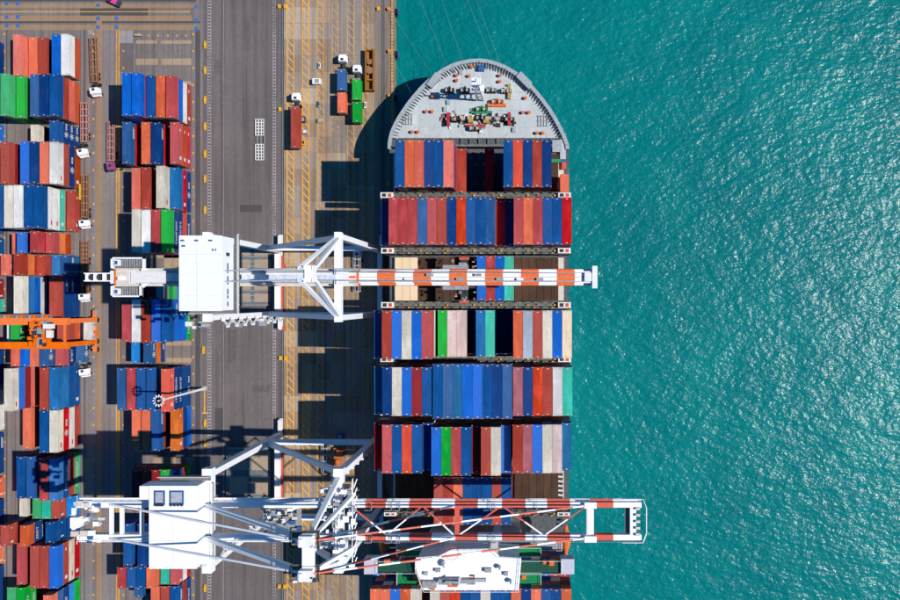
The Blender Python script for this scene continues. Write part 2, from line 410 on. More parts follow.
for x0, x1, y0, y1 in ((136,157,40.2,43.6),(161,192,40.2,43.6),(136,158,58.5,64.8),(161.5,192,58.5,64.8),(180,192,81,86),
        (136,192,254,258),(136,192,270,275),(164,180,254,268),(166,192,341,345.5),(166,192,358,362.5),(134,190,444.5,449.5),(153,176,457,466.5),(186,192,457,466),(134,160,449,452)):
    MB().box(X(x0), Y(y1), .010, X(x1), Y(y0), .020).build('foundation_strip', beige, yard)
for g0, lo, hi in ((191, 30, 640), (80, 30, 640)):      # slot lines of both blocks
    m = MB()
    for k in range(8):
        x = X(g0-9.31*k+.4); m.box(x-.05, Y(hi), .022, x+.05, Y(lo), .024)
    m.build('slot_lines', darkpatch, yard)
m = MB()
for bx in (193.2, 123.5, 4.6, 93.6):
    for i in range(34): m.box(X(bx)-.22, Y(34+i*17)-.3, .024, X(bx)+.22, Y(34+i*17)+.3, .027)
for x in (149,158,168,177,186): m.box(X(x)-.25, Y(35.5)-.25, .024, X(x)+.25, Y(35.5)+.25, .027)
m.build('orange_dots', yellow, yard)
# ------------------------------------------------------------------ shipping container meshes
T = 2.70
def container_mesh(L, name):
    m = MB(); W, Hh = 2.44, 2.62; hw, hl = W/2, L/2
    # frame rails
    for sx in (-1, 1):
        m.box(sx*hw-(.08 if sx > 0 else 0), -hl, Hh-.10, sx*hw+(0 if sx > 0 else .08), hl, Hh)
        m.box(sx*hw-(.08 if sx > 0 else 0), -hl, 0, sx*hw+(0 if sx > 0 else .08), hl, .16)
        for sy in (-1, 1): m.box(sx*(hw-.10), sy*(hl-.12), .16, sx*(hw+.001), sy*(hl+.001), Hh-.10)
    for sy in (-1, 1):
        m.box(-hw+.08, sy*(hl-.14), Hh-.10, hw-.08, sy*hl, Hh); m.box(-hw+.08, sy*(hl-.1), 0, hw-.08, sy*hl, .16)
    # corrugated roof and sides
    n = int((L-.3)/.42); st = (L-.28)/n; y = -hl+.14
    rv = []
    for i in range(n):
        for dy, up in ((0, 0), (.30, 0), (.42, 1), (.80, 1)): rv.append((y+i*st+dy*st, up))
    rv.append((hl-.14, 0))
    vs = []
    for yy, up in rv: vs += [(-hw+.08, yy, Hh-.045+up*.03), (hw-.08, yy, Hh-.045+up*.03)]
    m.add(vs, [(2*i, 2*i+1, 2*i+3, 2*i+2) for i in range(len(rv)-1)])
    for sx in (-1, 1):
        vs = []
        for yy, up in rv: vs += [(sx*(hw-.055+up*.04), yy, .16), (sx*(hw-.055+up*.04), yy, Hh-.10)]
        fs = [(2*i, 2*i+2, 2*i+3, 2*i+1) if sx > 0 else (2*i, 2*i+1, 2*i+3, 2*i+2) for i in range(len(rv)-1)]
        m.add(vs, fs)
    m.box(-hw+.08, -hl+.04, .1, hw-.08, -hl+.06, Hh-.1); m.box(-hw+.08, hl-.06, .1, hw-.08, hl-.04, Hh-.1)
    m.box(-hw+.08, -hl+.1, .1, hw-.08, hl-.1, .14)
    for x in (-.85, -.35, .35, .85): m.tube((x, -hl+.0, .15), (x, -hl+.0, Hh-.12), .03, 5, 1)   # locking rods
    for sx in (-1, 1):
        for sy in (-1, 1):
            for z in (0, Hh-.12): m.cbox((sx*(hw-.075), sy*(hl-.075), z+.065), (.18, .18, .14), 1)
    for sy in (-1, 1):                                   # identity marks on the roof ends
        m.box(-.20, sy*(hl-.52), Hh-.012, .22, sy*(hl-.34), Hh-.008, 2)
    return m
me40 = container_mesh(12.19, 'c'); me20 = container_mesh(6.06, 'c'); me45 = container_mesh(13.72, 'c'); me10 = container_mesh(2.99, 'c')
_tmp = {}
def get_mesh(L):
    if L not in _tmp:
        mb = {12.19: me40, 6.06: me20, 13.72: me45, 2.99: me10}[L]
        me = bpy.data.meshes.new('shipping_container'); me.from_pydata(mb.v, [], mb.f)
        for mm in (CM['brick red'], CAST, MARK): me.materials.append(mm)
        for p, i in zip(me.polygons, mb.m): p.material_index = i
        me.update(); _tmp[L] = me
    return _tmp[L]
def logo_marks(o, L, kind, rs):
    """white lettering and emblem on the side that faces the sea"""
    m = MB(); x = 1.223
    if kind == 'star':
        for a in range(4):
            t = a*math.pi/4; r1 = 1.0
            u = Vector((0, math.cos(t), math.sin(t))); vv = Vector((0, -math.sin(t), math.cos(t)))*.1
            c = Vector((x, -.4 if L < 8 else -1.0, 1.3))
            ps = [c-u*r1-vv, c+u*r1-vv, c+u*r1+vv, c-u*r1+vv]
            m.add(ps, [(0,1,2,3)])
        for i in range(4): m.box(x-.004, 1.0+i*.5, .9, x, 1.3+i*.5, 1.7)
    elif kind == 'text':
        y = -L*.33; 
        for i in range(int(L*.66/.75)):
            y0 = -L*.33+i*.75; hh = rs.uniform(.7, 1.25)
            m.box(x-.004, y0, 1.3-hh/2, x, y0+.16, 1.3+hh/2); m.box(x-.004, y0+.16, 1.3+hh/2-.2, x, y0+.5, 1.3+hh/2)
            if rs.random() < .6: m.box(x-.004, y0+.36, 1.3-hh/2, x, y0+.5, 1.3+hh/2-.2)
    elif kind == 'bars':
        m.box(x-.004, L*.12, .5, x, L*.36, .78); m.box(x-.004, L*.12, 1.0, x, L*.40, 1.25)
    elif kind == 'redmark':
        m.box(x-.004, -L*.40, .8, x, -L*.29, 1.35)
    elif kind == 'patch':
        m.box(x-.004, -L*.38, .7, x, -L*.30, 1.9); m.box(x-.004, L*.30, 1.2, x, L*.36, 1.7)
    me = bpy.data.meshes.new('side_lettering'); me.from_pydata([tuple(v) for v in m.v], [], m.f)
    me.materials.append(flat('red_marking', (.6,.06,.05,1)) if kind == 'redmark' else MARK)
    q = bpy.data.objects.new('side_lettering', me); C.objects.link(q); q.parent = o
rs = random.Random(5)
core = {}
def add_core(x, y, z, L, col):
    core.setdefault('a', []).append((x, y, z, L, col))
def container(x, y, z, L, col, label, group, logo=None):
    o = bpy.data.objects.new('shipping_container', get_mesh(L)); C.objects.link(o)
    o.location = (x, y, z); o.material_slots[0].link = 'OBJECT'; o.material_slots[0].material = CM[col]
    tag(o, label, 'container', group)
    o.rotation_euler = (0, 0, rs.uniform(-.0025, .0025))
    if logo: logo_marks(o, L, logo, rs)
    return o
# ------------------------------------------------------------------ yard stacks
# each bay: (y of the stack tops in the photo, tiers it was read at, length, [(slot, [colours from top down])])
b_, n_ = 'brick red', 'navy blue'
A = [
 (34, 2, 40, [(0,['off white','rust orange']),(1,['bright blue','deep blue']),(3,['brick red']),(4,['coral red']),(5,['salmon','coral red'])]),
 (73.5, 4, 40, [(0,['deep blue','brick red','salmon','rust orange']),(1,['navy blue']*4),(2,['slate blue','deep blue','brick red','green']),(3,['green']*2),(4,['green','green','pale green']),(5,['pale green','green','green','green'])]),
 (119.8, 4, 20, [(0,['deep blue','navy blue*star','navy blue*star','navy blue*star']),(3.2,['cream','dark grey'])]),
 (141.5, 4, 40, [(0,['off white*redmark','brick red','navy blue*star','rust orange*patch']),(1,['coral red','rose red','navy blue','brick red']),(2,['navy blue']*4),(3,['bright blue','navy blue','brick red','brick red']),(5,['brick red','maroon','brick red','brick red'])]),
 (185, 5, 40, [(0,['brick red*patch']),(1,['deep blue','off white*redmark','off white*redmark','turquoise*patch','brick red']),(2,['deep blue']*5),(3,['off white','cream','navy blue','brick red','navy blue']),(4,['cream','off white','navy blue','rose red','navy blue']),(5,['deep blue']*5)]),
 (231.5, 4, 20, [(1,['rose red','orange','rust orange']),(2,['rose red','crimson','brick red','maroon']),(4,['bright blue','navy blue','brick red']),(5.15,['salmon','brick red'])]),
 (254.5, 3, 20, [(0,['slate blue*bars','sea blue']),(1,['steel blue*bars','navy blue']),(2,['brick red','brick red','rust orange']),(3,['brick red','orange','brick red','navy blue','maroon']),(5,['salmon*star','bright red','brick red','brick red'])]),
 (276, 4, 40, [(0,['brick red','navy blue*bars','navy blue*bars','navy blue']),(3,['cream','steel blue','bright blue','off white','slate blue'])]),
 (322, 3, 20, [(0,['brick red','brick red','coral red']),(1,['brick red','rose red']),(4,['green*text','maroon','dark grey','navy blue']),(5,['off white','cream','navy blue'])]),
 (345.5, 4, 20, [(0,['rose red','navy blue*text','navy blue*text']),(1,['slate blue*star','deep blue','navy blue','brick red']),(2,['coral red','brick red','brick red','navy blue']),(3,['bright blue']*4),(4,['salmon','brick red','navy blue','brick red'])]),
 (367.5, 4, 40, [(0,['steel blue','steel blue','deep blue','deep blue*patch']),(1,['brick red','rose red','navy blue','brick red']),(4,['cream*redmark','bright blue','maroon','salmon','rust orange'])]),
 (410.5, 4, 40, [(0,['cream*redmark','bright red*star','off white*redmark','brick red']),(1,['deep blue','navy blue','brick red','brick red']),(4,['coral red','brick red'])]),
 (457, 3, 40, [(0,['steel blue','deep blue*text','brick red','pale green*text']),(1,['rose red','brick red','navy blue','brick red']),(3,['deep blue*bars','navy blue','brick red']),(4,['deep blue','navy blue','brick red'])]),
 (498.5, 2, 20, [(0,['sky blue*star']),(1,['brick red*patch','brick red']),(2,['turquoise*patch','maroon']),(3,['pale green','navy blue']),(5,['cream'])]),
 (525.5, 4, 20, [(0,['navy blue']),(1,['deep blue','deep blue*patch','deep blue']),(3,['coral red','navy blue*text','navy blue*text','brick red']),(5,['brick red*patch','brick red','navy blue','brick red'])]),
 (546.2, 4, 40, [(0,['bright blue','brick red*patch','cream*redmark','bright red*patch']),(1,['brick red','navy blue','brick red','brick red']),(2,['brick red','maroon','navy blue','brick red']),(4,['rose red','brick red','salmon'])]),
 (588, 3, 40, [(0,['coral red','slate blue','navy blue*text','sky blue','green']),(2.1,['brick red','navy blue']),(4,['green*text','green*text','rust orange']),(5,['pale green','green','green'])]),
]
B = [
 (72.5, 5, 40, [(0,['rose red','bright blue','off white','brick red*patch']),(1,['coral red','brick red','navy blue','brick red']),(2,['deep blue','navy blue','brick red','navy blue']),(3,['bright blue','crimson','brick red','navy blue','brick red']),(4,['bright blue']*5)]),
 (122, 3, 40, [(0,['rose red*patch','rust orange*patch','crimson*patch']),(2,['navy blue*bars','bright red','rose red']),(3,['coral red','brick red','navy blue']),(5,['slate blue*bars','bright red','rust orange'])]),
 (167.5, 3, 40, [(0,['steel blue','bright red*patch','navy blue*star']),(1,['cream*redmark','off white','navy blue','brick red']),(2,['navy blue']),(3,['brick red','rust orange','brick red']),(4,['salmon','maroon','navy blue'])]),
 (209.5, 5, 40, [(0,['green','navy blue*text','navy blue*text','orange red','navy blue*text']),(1,['rose red','brick red','navy blue','brick red','brick red']),(2,['off white','cream','navy blue','rose red','brick red']),(3,['cream','off white','brick red','navy blue','navy blue'])]),
 (278, 4, 20, [(1,['grey','green','pale green','bright blue']),(2,['maroon','brick red','navy blue','brick red']),(4,['dark grey','navy blue']),(5,['steel blue'])]),
 (299.5, 5, 40, [(0,['deep blue','bright blue*bars','bright blue*bars','bright blue*bars','green*text']),(1,['bright blue','rust orange','navy blue','brick red','navy blue']),(2,['brick red','rose red','navy blue','brick red','brick red']),(3,['off white','navy blue','rose red','brick red','brick red']),(4,['rose red','brick red','navy blue','brick red','brick red'])]),
 (342.8, 3, 20, [(2.8,['slate blue*star','orange','navy blue*bars']),(4.55,['sky blue*bars','brick red'])]),
 (368, 4, 40, [(0,['orange red*patch','navy blue*text','navy blue*text','deep blue','navy blue*star']),(2,['deep blue','turquoise','rust orange','navy blue']),(3,['deep blue','brick red','navy blue','brick red']),(4,['rose red','maroon','navy blue','brick red']),(5,['slate blue','rust orange','navy blue','brick red'])]),
 (409, 3, 40, [(0,['orange*patch','navy blue','bright blue']),(2,['deep blue*bars','brick red','navy blue']),(3,['coral red','brick red','navy blue']),(4,['coral red','brick red','brick red'])]),
 (470, 3, 40, [(0,['navy blue','brick red','green']),(1,['green','navy blue','brick red']),(2,['maroon','navy blue','green']),(3,['brick red','maroon','navy blue']),(4,['maroon','brick red','navy blue'])]),
 (524, 4, 40, [(0,['brick red','cream','navy blue','brick red']),(1,['navy blue','brick red','navy blue','brick red']),(2.9,['navy blue','bright blue','brick red','brick red']),(4.35,['deep blue','bright blue','navy blue','brick red'])]),
 (567.3, 4, 20, [(0,['rose red*patch','off white','brick red']),(1,['turquoise','brick red','navy blue']),(2,['coral red','rust orange','brick red','navy blue']),(3,['deep blue*patch','brick red','navy blue','brick red']),(4,['deep blue*patch','navy blue','brick red','navy blue']),(5,['rose red','brick red','navy blue','brick red'])]),
 (586.5, 3, 40, [(0,['deep blue*bars','brick red','navy blue*text']),(1,['brick red','rust orange','brick red']),(2,['coral red','brick red','navy blue']),]),
]
fillc = ['navy blue','brick red','deep blue','rose red','coral red','cream','maroon']
def yard_block(rows, g0, block, group):
    for ri, (yt, n, ft, stacks) in enumerate(rows):
        L = 12.19 if ft == 40 else 6.06
        yc = Y(yt, T*n)-L/2
        tops = []
        for k, cl in stacks:
            gx = g0-9.31*k; tops.append((k, len(cl), PX+(gx-PX)/(1-T*len(cl)/H)))
        for si, (k, cl) in enumerate(stacks):
            gx = X(g0-9.31*k); cx = gx-1.22
            cover = min([xr-9.9 for kk, nn, xr in tops if kk < k] or [9999])
            jx, jy = rs.uniform(-.05,.05), rs.uniform(-.08,.08)
            for ti, spec in enumerate(cl):
                col, _, lg = spec.partition('*')
                t = len(cl)-ti; z = T*(t-1)+.03
                xr = PX+((g0-9.31*k)-PX)/(1-T*t/H)
                xrb = PX+((g0-9.31*k)-PX)/(1-T*(t-1)/H)
                vis = ti == 0 or (xr < cover-1.2 and xrb > 0)
                if ti == 0: pos = 'topping the %s stack from the right' % ORD[si+1]
                else: pos = '%s from the top, %s stack from right' % (ORD[ti+1], ORD[si+1])
                lab = '%s container%s %s, %s row, %s block' % (col, '' if ti == 0 else ',', pos, ORD[ri+1], block)
                if vis: container(cx+jx+rs.uniform(-.03,.03), yc+jy+rs.uniform(-.05,.05), z, L, col, lab, group, lg or None)
                else: add_core(cx+jx, yc+jy, z, L, col)
yard_block(A, 80.0, 'left yard', 'containers of the left yard block')
yard_block(B, 191.0, 'right yard', 'containers of the right yard block')
container(X(142.5, T*2)-1.22, Y(592.5, T*2), .03+T, 2.99, 'slate blue', 'small slate blue short container by the bottom edge of the right yard block', 'containers of the right yard block')
add_core(X(142.5, T*2)-1.22, Y(592.5, T*2), .03, 2.99, 'navy blue')
for i, (yt, ln, col, lg) in enumerate([(44,40,'navy blue',None),(126,20,'bright blue','patch'),(152,40,'brick red',None),(194,40,'deep blue',None),(238,20,'deep blue','patch'),(279,20,'maroon','patch'),(299,20,'turquoise',None),(343,40,'navy blue',None),(389,40,'off white','text'),(432,40,'navy blue','bars'),(476,20,'coral red','patch'),(498,20,'navy blue',None),(520,20,'deep blue',None),(542,20,'coral red','patch'),(564,40,'navy blue',None)]):
    L = 12.19 if ln == 40 else 6.06
    container(X(4.2)-1.22, Y(yt)-L/2, .03, L, col, '%s container at the very left edge, %s one down that edge' % (col, ORD[i+1]), 'containers at the left edge', lg)
    for k in (1, 2): add_core(X(4.2)-1.22, Y(yt)-L/2, .03+T*k, L, fillc[(i*3+k) % 7])

# ------------------------------------------------------------------ the ship
HB = 15.0                                   # hatch cover level above the quay
ship = thing('container_ship', 'large grey and green container ship moored along the quay, bow to the top', 'ship', (0,0,0))
HULL = flat('hull_paint', (.05,.10,.16,1), .5)
DECKG = paint('deck_grey_paint', (.46,.50,.50,1), dirt=.5, rust=.25, fine=1.0)
DECKD = flat('deck_dark', (.10,.11,.12,1), .75, var=.3)
BULW = flat('bulwark_grey', (.36,.40,.42,1), .6, var=.15)
HOLD = paint('hatch_brown', (.068,.036,.022,1), dirt=.9, rust=.5, fine=1.5)
PLY = paint('hatch_cream', (.78,.60,.40,1), dirt=.25, rust=.15)
OLIVE = flat('lashing_grey', (.20,.205,.18,1), .7, var=.4, scale=1.2)
DGREEN = flat('deck_green', (.008,.075,.045,1), .7, var=.2)
BGREEN = flat('deck_bright_green', (.0,.22,.07,1), .7, var=.2)
ZD = 14.2
bow_px = [(388.6,143),(389.5,137),(391.2,130.5),(394.2,123.5),(398,116.5),(402.8,109),(408.2,101.3),(414,94),(420.5,86.6),(427.5,79.7),(435,73.6),(443,68.2),(451.5,63.8),(460.5,60.8),(470,59),(479,58.5),(488,59.3),(497,61.8),(506,65.6),(514.5,70.5),(522.5,76.3),(530,83),(537,90.6),(543.5,98.6),(549.6,107),(555,115.5),(560,124.5),(564.3,133.5),(568,143.5)]
hullp = [(X(a, ZD+1.6), Y(b+.8, ZD+1.6)) for a, b in bow_px]
yend = -110
hullp = [(hullp[0][0]-.0, yend), (hullp[0][0], Y(150, ZD))]+hullp+[(hullp[-1][0]+.2, Y(150, ZD)), (hullp[-1][0]+.2, yend)]
cxs = (hullp[0][0]+hullp[-1][0])/2
def inset(p, f, y0):
    out = []
    for x, y in p:
        k = 1-f*max(0, min(1, (y-10)/55)); yy = y if y < 20 else 20+(y-20)*(1-f*.35)
        out.append((cxs+(x-cxs)*k, yy))
    return out
m = MB(); low = inset(hullp, .42, 0); n = len(hullp)
vs = [(x, y, WZ-2) for x, y in low]+[(x*.5+u*.5, y*.5+v*.5, 6) for (x, y), (u, v) in zip(low, hullp)]+[(x, y, ZD) for x, y in hullp]
fs = []
for r_ in range(2):
    for i in range(n): j = (i+1) % n; fs.append((r_*n+i, r_*n+j, (r_+1)*n+j, (r_+1)*n+i)[::-1])
m.add(vs, fs); hull = m.build('hull', HULL, ship)
for p in hull.data.polygons: p.use_smooth = False
MB().add([(x, y, ZD-.02) for x, y in hullp], [tuple(range(n))[::-1]]).build('main_deck', DECKD, ship)
fore = [p for p in hullp if p[1] >= Y(139.5, ZD)]
yb_ = Y(138.2, ZD)
fore = [(fore[0][0]+.05, yb_)]+fore[1:-1]+[(fore[-1][0]-.05, yb_)]
foredeck = MB().prism(fore[::-1], ZD, ZD+.35).build('forecastle_deck', DECKG, ship)
# bulwark with its cap and inner brackets
bw = MB(); br = MB()
bp_ = hullp[1:-1]
cc = Vector((cxs, 35, 0))
for (x0, y0), (x1, y1) in zip(bp_, bp_[1:]):
    a = Vector((x0, y0, ZD)); b = Vector((x1, y1, ZD)); dd = (b-a).normalized(); nn = Vector((dd.y, -dd.x, 0))
    if nn.dot(cc-a) < 0: nn = -nn
    u = Vector((0,0,1.5))
    o = [a, b, b+nn*.15, a+nn*.15]
    bw.add([v for v in o]+[v+u for v in o], [(0,3,2,1),(4,5,6,7),(0,1,5,4),(1,2,6,5),(2,3,7,6),(3,0,4,7)])
    e = [a-nn*.25+u, b-nn*.25+u, b+nn*.8+u, a+nn*.8+u]
    bw.add([v for v in e]+[v+Vector((0,0,.12)) for v in e], [(0,3,2,1),(4,5,6,7),(0,1,5,4),(1,2,6,5),(2,3,7,6),(3,0,4,7)])
    L_ = (b-a).length; k = max(1, round(L_/1.0))
    for i in range(k):
        c = a.lerp(b, (i+.5)/k)
        if c.y < Y(138, ZD): continue
        br.beam(c+nn*.7+Vector((0,0,1.35)), c+nn*2.1+Vector((0,0,.45)), .14, .5)
bw.build('bulwark', BULW, ship); br.build('bulwark_brackets', BULW, ship, kind='stuff')
ZF = ZD+.35
# raised platforms on the bulwark
for pts in ([(427,86),(436,74),(442,77.5),(432,89)], [(516,78),(521,73),(532,84),(529,91)]):
    MB().prism([(X(a, ZF), Y(b, ZF)) for a, b in pts], ZF, ZF+1.9).build('mooring_platform', BULW, ship, bevel=.05)
# deck fittings
def F_(px, py, h=0): return P(px, py, ZF)+Vector((0,0,h))
for px, py in ((471.7,67.3),(457,75.8),(457,81),(469.3,76.5),(500,76),(500,82),(433,97.3),(525.5,98.5),(426.5,112),(432.5,112),(523,113),(529,113),(412.5,132.3),(418.5,132.3),(537,133.4),(543,133.4)):
    c = F_(px, py)
    MB().tube(c, c+Vector((0,0,.8)), .3, 10).tube(c+Vector((0,0,.8)), c+Vector((0,0,1.15)), .5, 10, r2=.4).build('orange_vent', ORANGE, ship)
for px, py in ((448.5,102.5),(445.3,109.5),(514,130),(461,72.5)):
    c = F_(px, py); MB().cbox(c+Vector((0,0,.3)), (1.0,1.3,.6)).build('deck_hatch', BULW, ship, bevel=.04)
for px, py in ((407.5,119.5),(542.5,121)):
    m = MB(); c = F_(px, py)
    for i in range(4): m.cbox(c+Vector((-1.2+i*.8, 0, .15)), (.18, 3.2, .2))
    for i in range(3): m.cbox(c+Vector((0, -1.4+i*1.4, .32)), (3.0, .16, .12))
    m.build('deck_grating', GREYS, ship)
# foremast lying along the deck line with its shadow
c = F_(480, 97); m = MB()
for sx in (-1, 1):
    for sy in (-1, 1): m.beam(c+Vector((sx*1.0, sy*1.0, 0)), c+Vector((sx*.35, sy*.35, 15)), .4, mi=0)
for i in range(7):
    z = 1.5+i*2; k = 1.0-.65*z/15
    for a, b in (((-1,-1),(1,-1)),((1,-1),(1,1)),((1,1),(-1,1)),((-1,1),(-1,-1))):
        m.beam(c+Vector((a[0]*k, a[1]*k, z)), c+Vector((b[0]*k, b[1]*k, z+1)), .18)
m.cbox(c+Vector((0,0,15.2)), (2.4,2.0,.3)); m.cbox(c+Vector((0,0,9)), (3.4,1.8,.25)); m.rail([c+Vector((-1.2,-1,15.3)), c+Vector((1.2,-1,15.3)), c+Vector((1.2,1,15.3))])
m.tube(c+Vector((0,0,15)), c+Vector((0,0,19)), .2)
m.build('foremast', WHITE, ship)
m = MB(); c = F_(481.5, 69); m.cbox(c+Vector((0,0,.7)), (1.6,1.6,1.4)); m.build('blue_locker', BLUEP, ship, bevel=.05)
def winch(px, py, w, col, name='mooring_winch'):
    c = F_(px, py); m = MB(); w *= .72
    m.cbox(c+Vector((0,0,.15)), (w, 1.5, .3), 1)
    m.tube(c+Vector((-w*.42,0,1.1)), c+Vector((w*.42,0,1.1)), .3, 8, 1)
    for k in (-.38, -.1, .12, .4): m.tube(c+Vector((w*k-.08,0,1.1)), c+Vector((w*k+.08,0,1.1)), .68, 12, 0)
    m.tube(c+Vector((-w*.36,0,1.1)), c+Vector((-w*.12,0,1.1)), .5, 12, 2); m.tube(c+Vector((w*.14,0,1.1)), c+Vector((w*.38,0,1.1)), .42, 12, 2)
    m.cbox(c+Vector((w*.02,.7,.7)), (.6,.7,1.0), 0)
    return m.build(name, [col, DARKS, flat('winch_rope', (.52,.46,.38,1), .9)], ship)
winch(459,120,7,DARKS); winch(466.5,118.5,6,WHITED); winch(493,119,7,CREAM); winch(502.5,120,7,DARKS); winch(480.5,118.5,4,DARKS)
winch(481.5,110,5,GREENP); winch(497,102.5,5,ORANGE); winch(491,91,4.2,GREYS); winch(506,91.5,4.2,CREAM); winch(449.5,91,4,DARKS); winch(465,91,4,DARKS); winch(475,129,5,GREYS); winch(450,120,4,DARKS); winch(509.5,120,4,DARKS)
m = MB()
for px, py, s, mi in ((476,126.2,(5.5,.7,.9),0),(448.7,119.8,(.8,3.6,1.6),0),(509.3,119.8,(.8,3.4,1.6),0),(481.8,112.6,(6,.7,.8),1),(497,105.6,(5.2,.9,.9),2),(509.3,92,(.8,4.2,1.0),3),(486.5,121,(1.6,1.6,1.4),3),(471,120.5,(1.4,1.8,1.6),3)):
    m.cbox(F_(px, py, s[2]/2), s, mi)
m.build('winch_guards', [flat('winch_red', (.50,.03,.04,1)), GREENP, ORANGE, flat('winch_ochre', (.45,.30,.06,1))], ship)
rp = random.Random(9)
m = MB()
for i in range(110):
    px = rp.uniform(441, 515); py = 119.5+rp.gauss(0, 3.2)
    if abs(px-478) < 8 : py = rp.uniform(108, 132)
    c = F_(px, py); s = rp.uniform(.2, .8); m.cbox(c+Vector((0,0,s/2)), (s, rp.uniform(.3,1.1), s), rp.randrange(5))
m.build('anchor_gear', [DARKS, GREYS, RUSTY, WHITED, DARKS], ship, kind='stuff')
# thin deck seams
m = MB()
for py in (92, 100, 110.5, 127): m.box(X(440-(py-92)*.75, ZF), Y(py+.25, ZF), ZF+.001, X(530+(py-92)*.7, ZF), Y(py-.1, ZF), ZF+.008)
for px in (489.5, 430, 520, 455): m.box(X(px-.15, ZF), Y(137, ZF), ZF+.003, X(px+.15, ZF), Y(100, ZF), ZF+.011)
m.build('deck_seams', BULW, ship)
# wall below forecastle with stanchions
m = MB()
yw = yb_
for i in range(20):
    x = X(398, ZD)+i*2.55
    if x > X(552, ZD): break
    m.beam((x, yw-2.8, ZD), (x, yw-.2, ZD+.4), .2, .5); m.cbox((x, yw-2.9, ZD+1.8), (.25,.25,3.6))
m.box(X(398, ZD), yw-3.1, ZD+3.4, X(552, ZD), yw-2.5, ZD+3.8)
m.build('breakwater_frames', OLIVE, ship)
# hatches and side decks
GX0, GX1 = cxs-25.2, cxs+25.2
bays = {'C1': (Y(139.7, HB+T*7), 12.19), 'C2': (Y(197.3, HB+T*7), 12.19), 'CH': (Y(255.8, HB+T*3), 12.19), 'C3': (Y(310.5, HB+T*8), 12.19),
        'C4': (Y(367.3, HB+T*9), 12.19), 'C5': (Y(424.8, HB+T*9), 12.19), 'C6': (Y(477.7, HB+T*7), 12.19), 'C7': (Y(589.2, HB+T*10), 12.19)}
for nme, (yt, L) in bays.items():
    groups3 = [(X(395, HB), X(433, HB)), (X(434.5, HB), X(512.5, HB)), (X(514.5, HB), X(558.5, HB))]
    for gi, (x0, x1) in enumerate(groups3):
        k = max(1, round((x1-x0)/2.2)); wdt = (x1-x0)/k
        for i in range(k):
            mt = HOLD
            if nme == 'CH' and gi == 0 and i < 3: mt = PLY
            if nme == 'C1' and gi == 1: mt = CM['teal blue']
            dz = 0 if mt is not PLY else .5
            MB().box(x0+i*wdt+.04, yt-L, HB-1.2, x0+(i+1)*wdt-.04, yt, HB-.12+dz).build('hatch_cover', mt, ship)
    for xx in (GX0+1.6, GX1-2.3):
        MB().box(xx-.6, yt-L, ZD, xx+1.1, yt, ZD+.5).build('side_deck', CREAM if xx > 0 else DECKG, ship)
m = MB()
for px in (475.5, 484):
    for py in (153, 164.5, 184): c = P(px, py, HB); m.tube(c-Vector((0,0,.12)), c+Vector((0,0,.12)), .45, 10)
m.build('twistlock_socket', RED, ship)
m = MB()
for i in range(12):
    c = Vector((GX1-1.9, Y(474, ZD)-i*1.3, ZD+.5)); m.cbox(c+Vector((0,0,.25)), (.9,.6,.5))
m.build('side_deck_fittings', DARKS, ship)
# lashing bridges
lb = [(28.9,27.3,25),(14.1,12.5,24),(-.5,-2.2,24),(-15.1,-16.7,25),(-29.5,-31.0,25),(-43.8,-45.5,22),(-58.2,-59.4,20)]
lroots = []
for y1, y0, z in lb:
    m = MB(); x0, x1 = GX0-.3, GX1+.1
    m.box(x0, y0, z-.25, x1, y1, z, 0)
    nn_ = 21; st = (x1-x0)/nn_
    for i in range(nn_+1):
        x = x0+i*st
        m.box(x-.18, y0+.05, ZD, x+.18, y0+.35, z-.25, 0); m.box(x-.14, y1-.35, ZD, x+.14, y1-.05, z-.25, 0)
        m.box(x-.2, y0-.02, z, x+.2, y0+.3, z+1.0, 1 if i % 2 else 0); m.box(x-.2, y1-.25, z, x+.2, y1+.02, z+1.0, 0)
        if i % 3 == 1: m.cbox((x+.7, (y0+y1)/2, z+.25), (.5,.4,.5), 1)
        if i % 5 == 2: m.cbox((x+.9, (y0+y1)/2+.2, z+.3), (.3,.4,.6), 2)
    m.box(x0, y0+.35, z+.001, x1, y0+.6, z+.06, 3); m.box(x0, y1-.62, z+.002, x1, y1-.5, z+.05, 3)
    m.rail([(x0, y0, z), (x1, y0, z)], 1.05, .03, 0, 2.4); m.rail([(x0, y1, z), (x1, y1, z)], 1.05, .03, 0, 2.4)
    o = m.build('lashing_bridge', [OLIVE, YEL, RED, DARKS], ship)
    for xx in (x0+1.6, x1-1.6):
        MB().box(xx-1.7, y0+.1, z+.9, xx+1.7, y1-.1, z+1.15, 0).box(xx-1.3, y0+.35, z+1.15, xx-.2, y1-.35, z+1.2, 1).box(xx+.3, y0+.35, z+1.15, xx+1.2, y1-.35, z+1.2, 2).build('end_platform', [WHITED, DARKS, RED], o)
# port and starboard clutter
m = MB()
for py, px, s, mi in ((186,561,(2.2,2,1),0),(160.8,557,(3.8,.9,.8),1),(161,563.6,(1.5,1,.9),2),(146,557,(2.6,3.4,.6),3),(150,563,(1.6,6,.4),4),(166,564,(1.2,2,1),5)):
    m.cbox(P(px, py, ZD+1)+Vector((0,0,0)), s, mi)
m.build('side_deck_lockers', [GREYS, GREENP, BLUEP, BULW, DECKG, RED], ship)
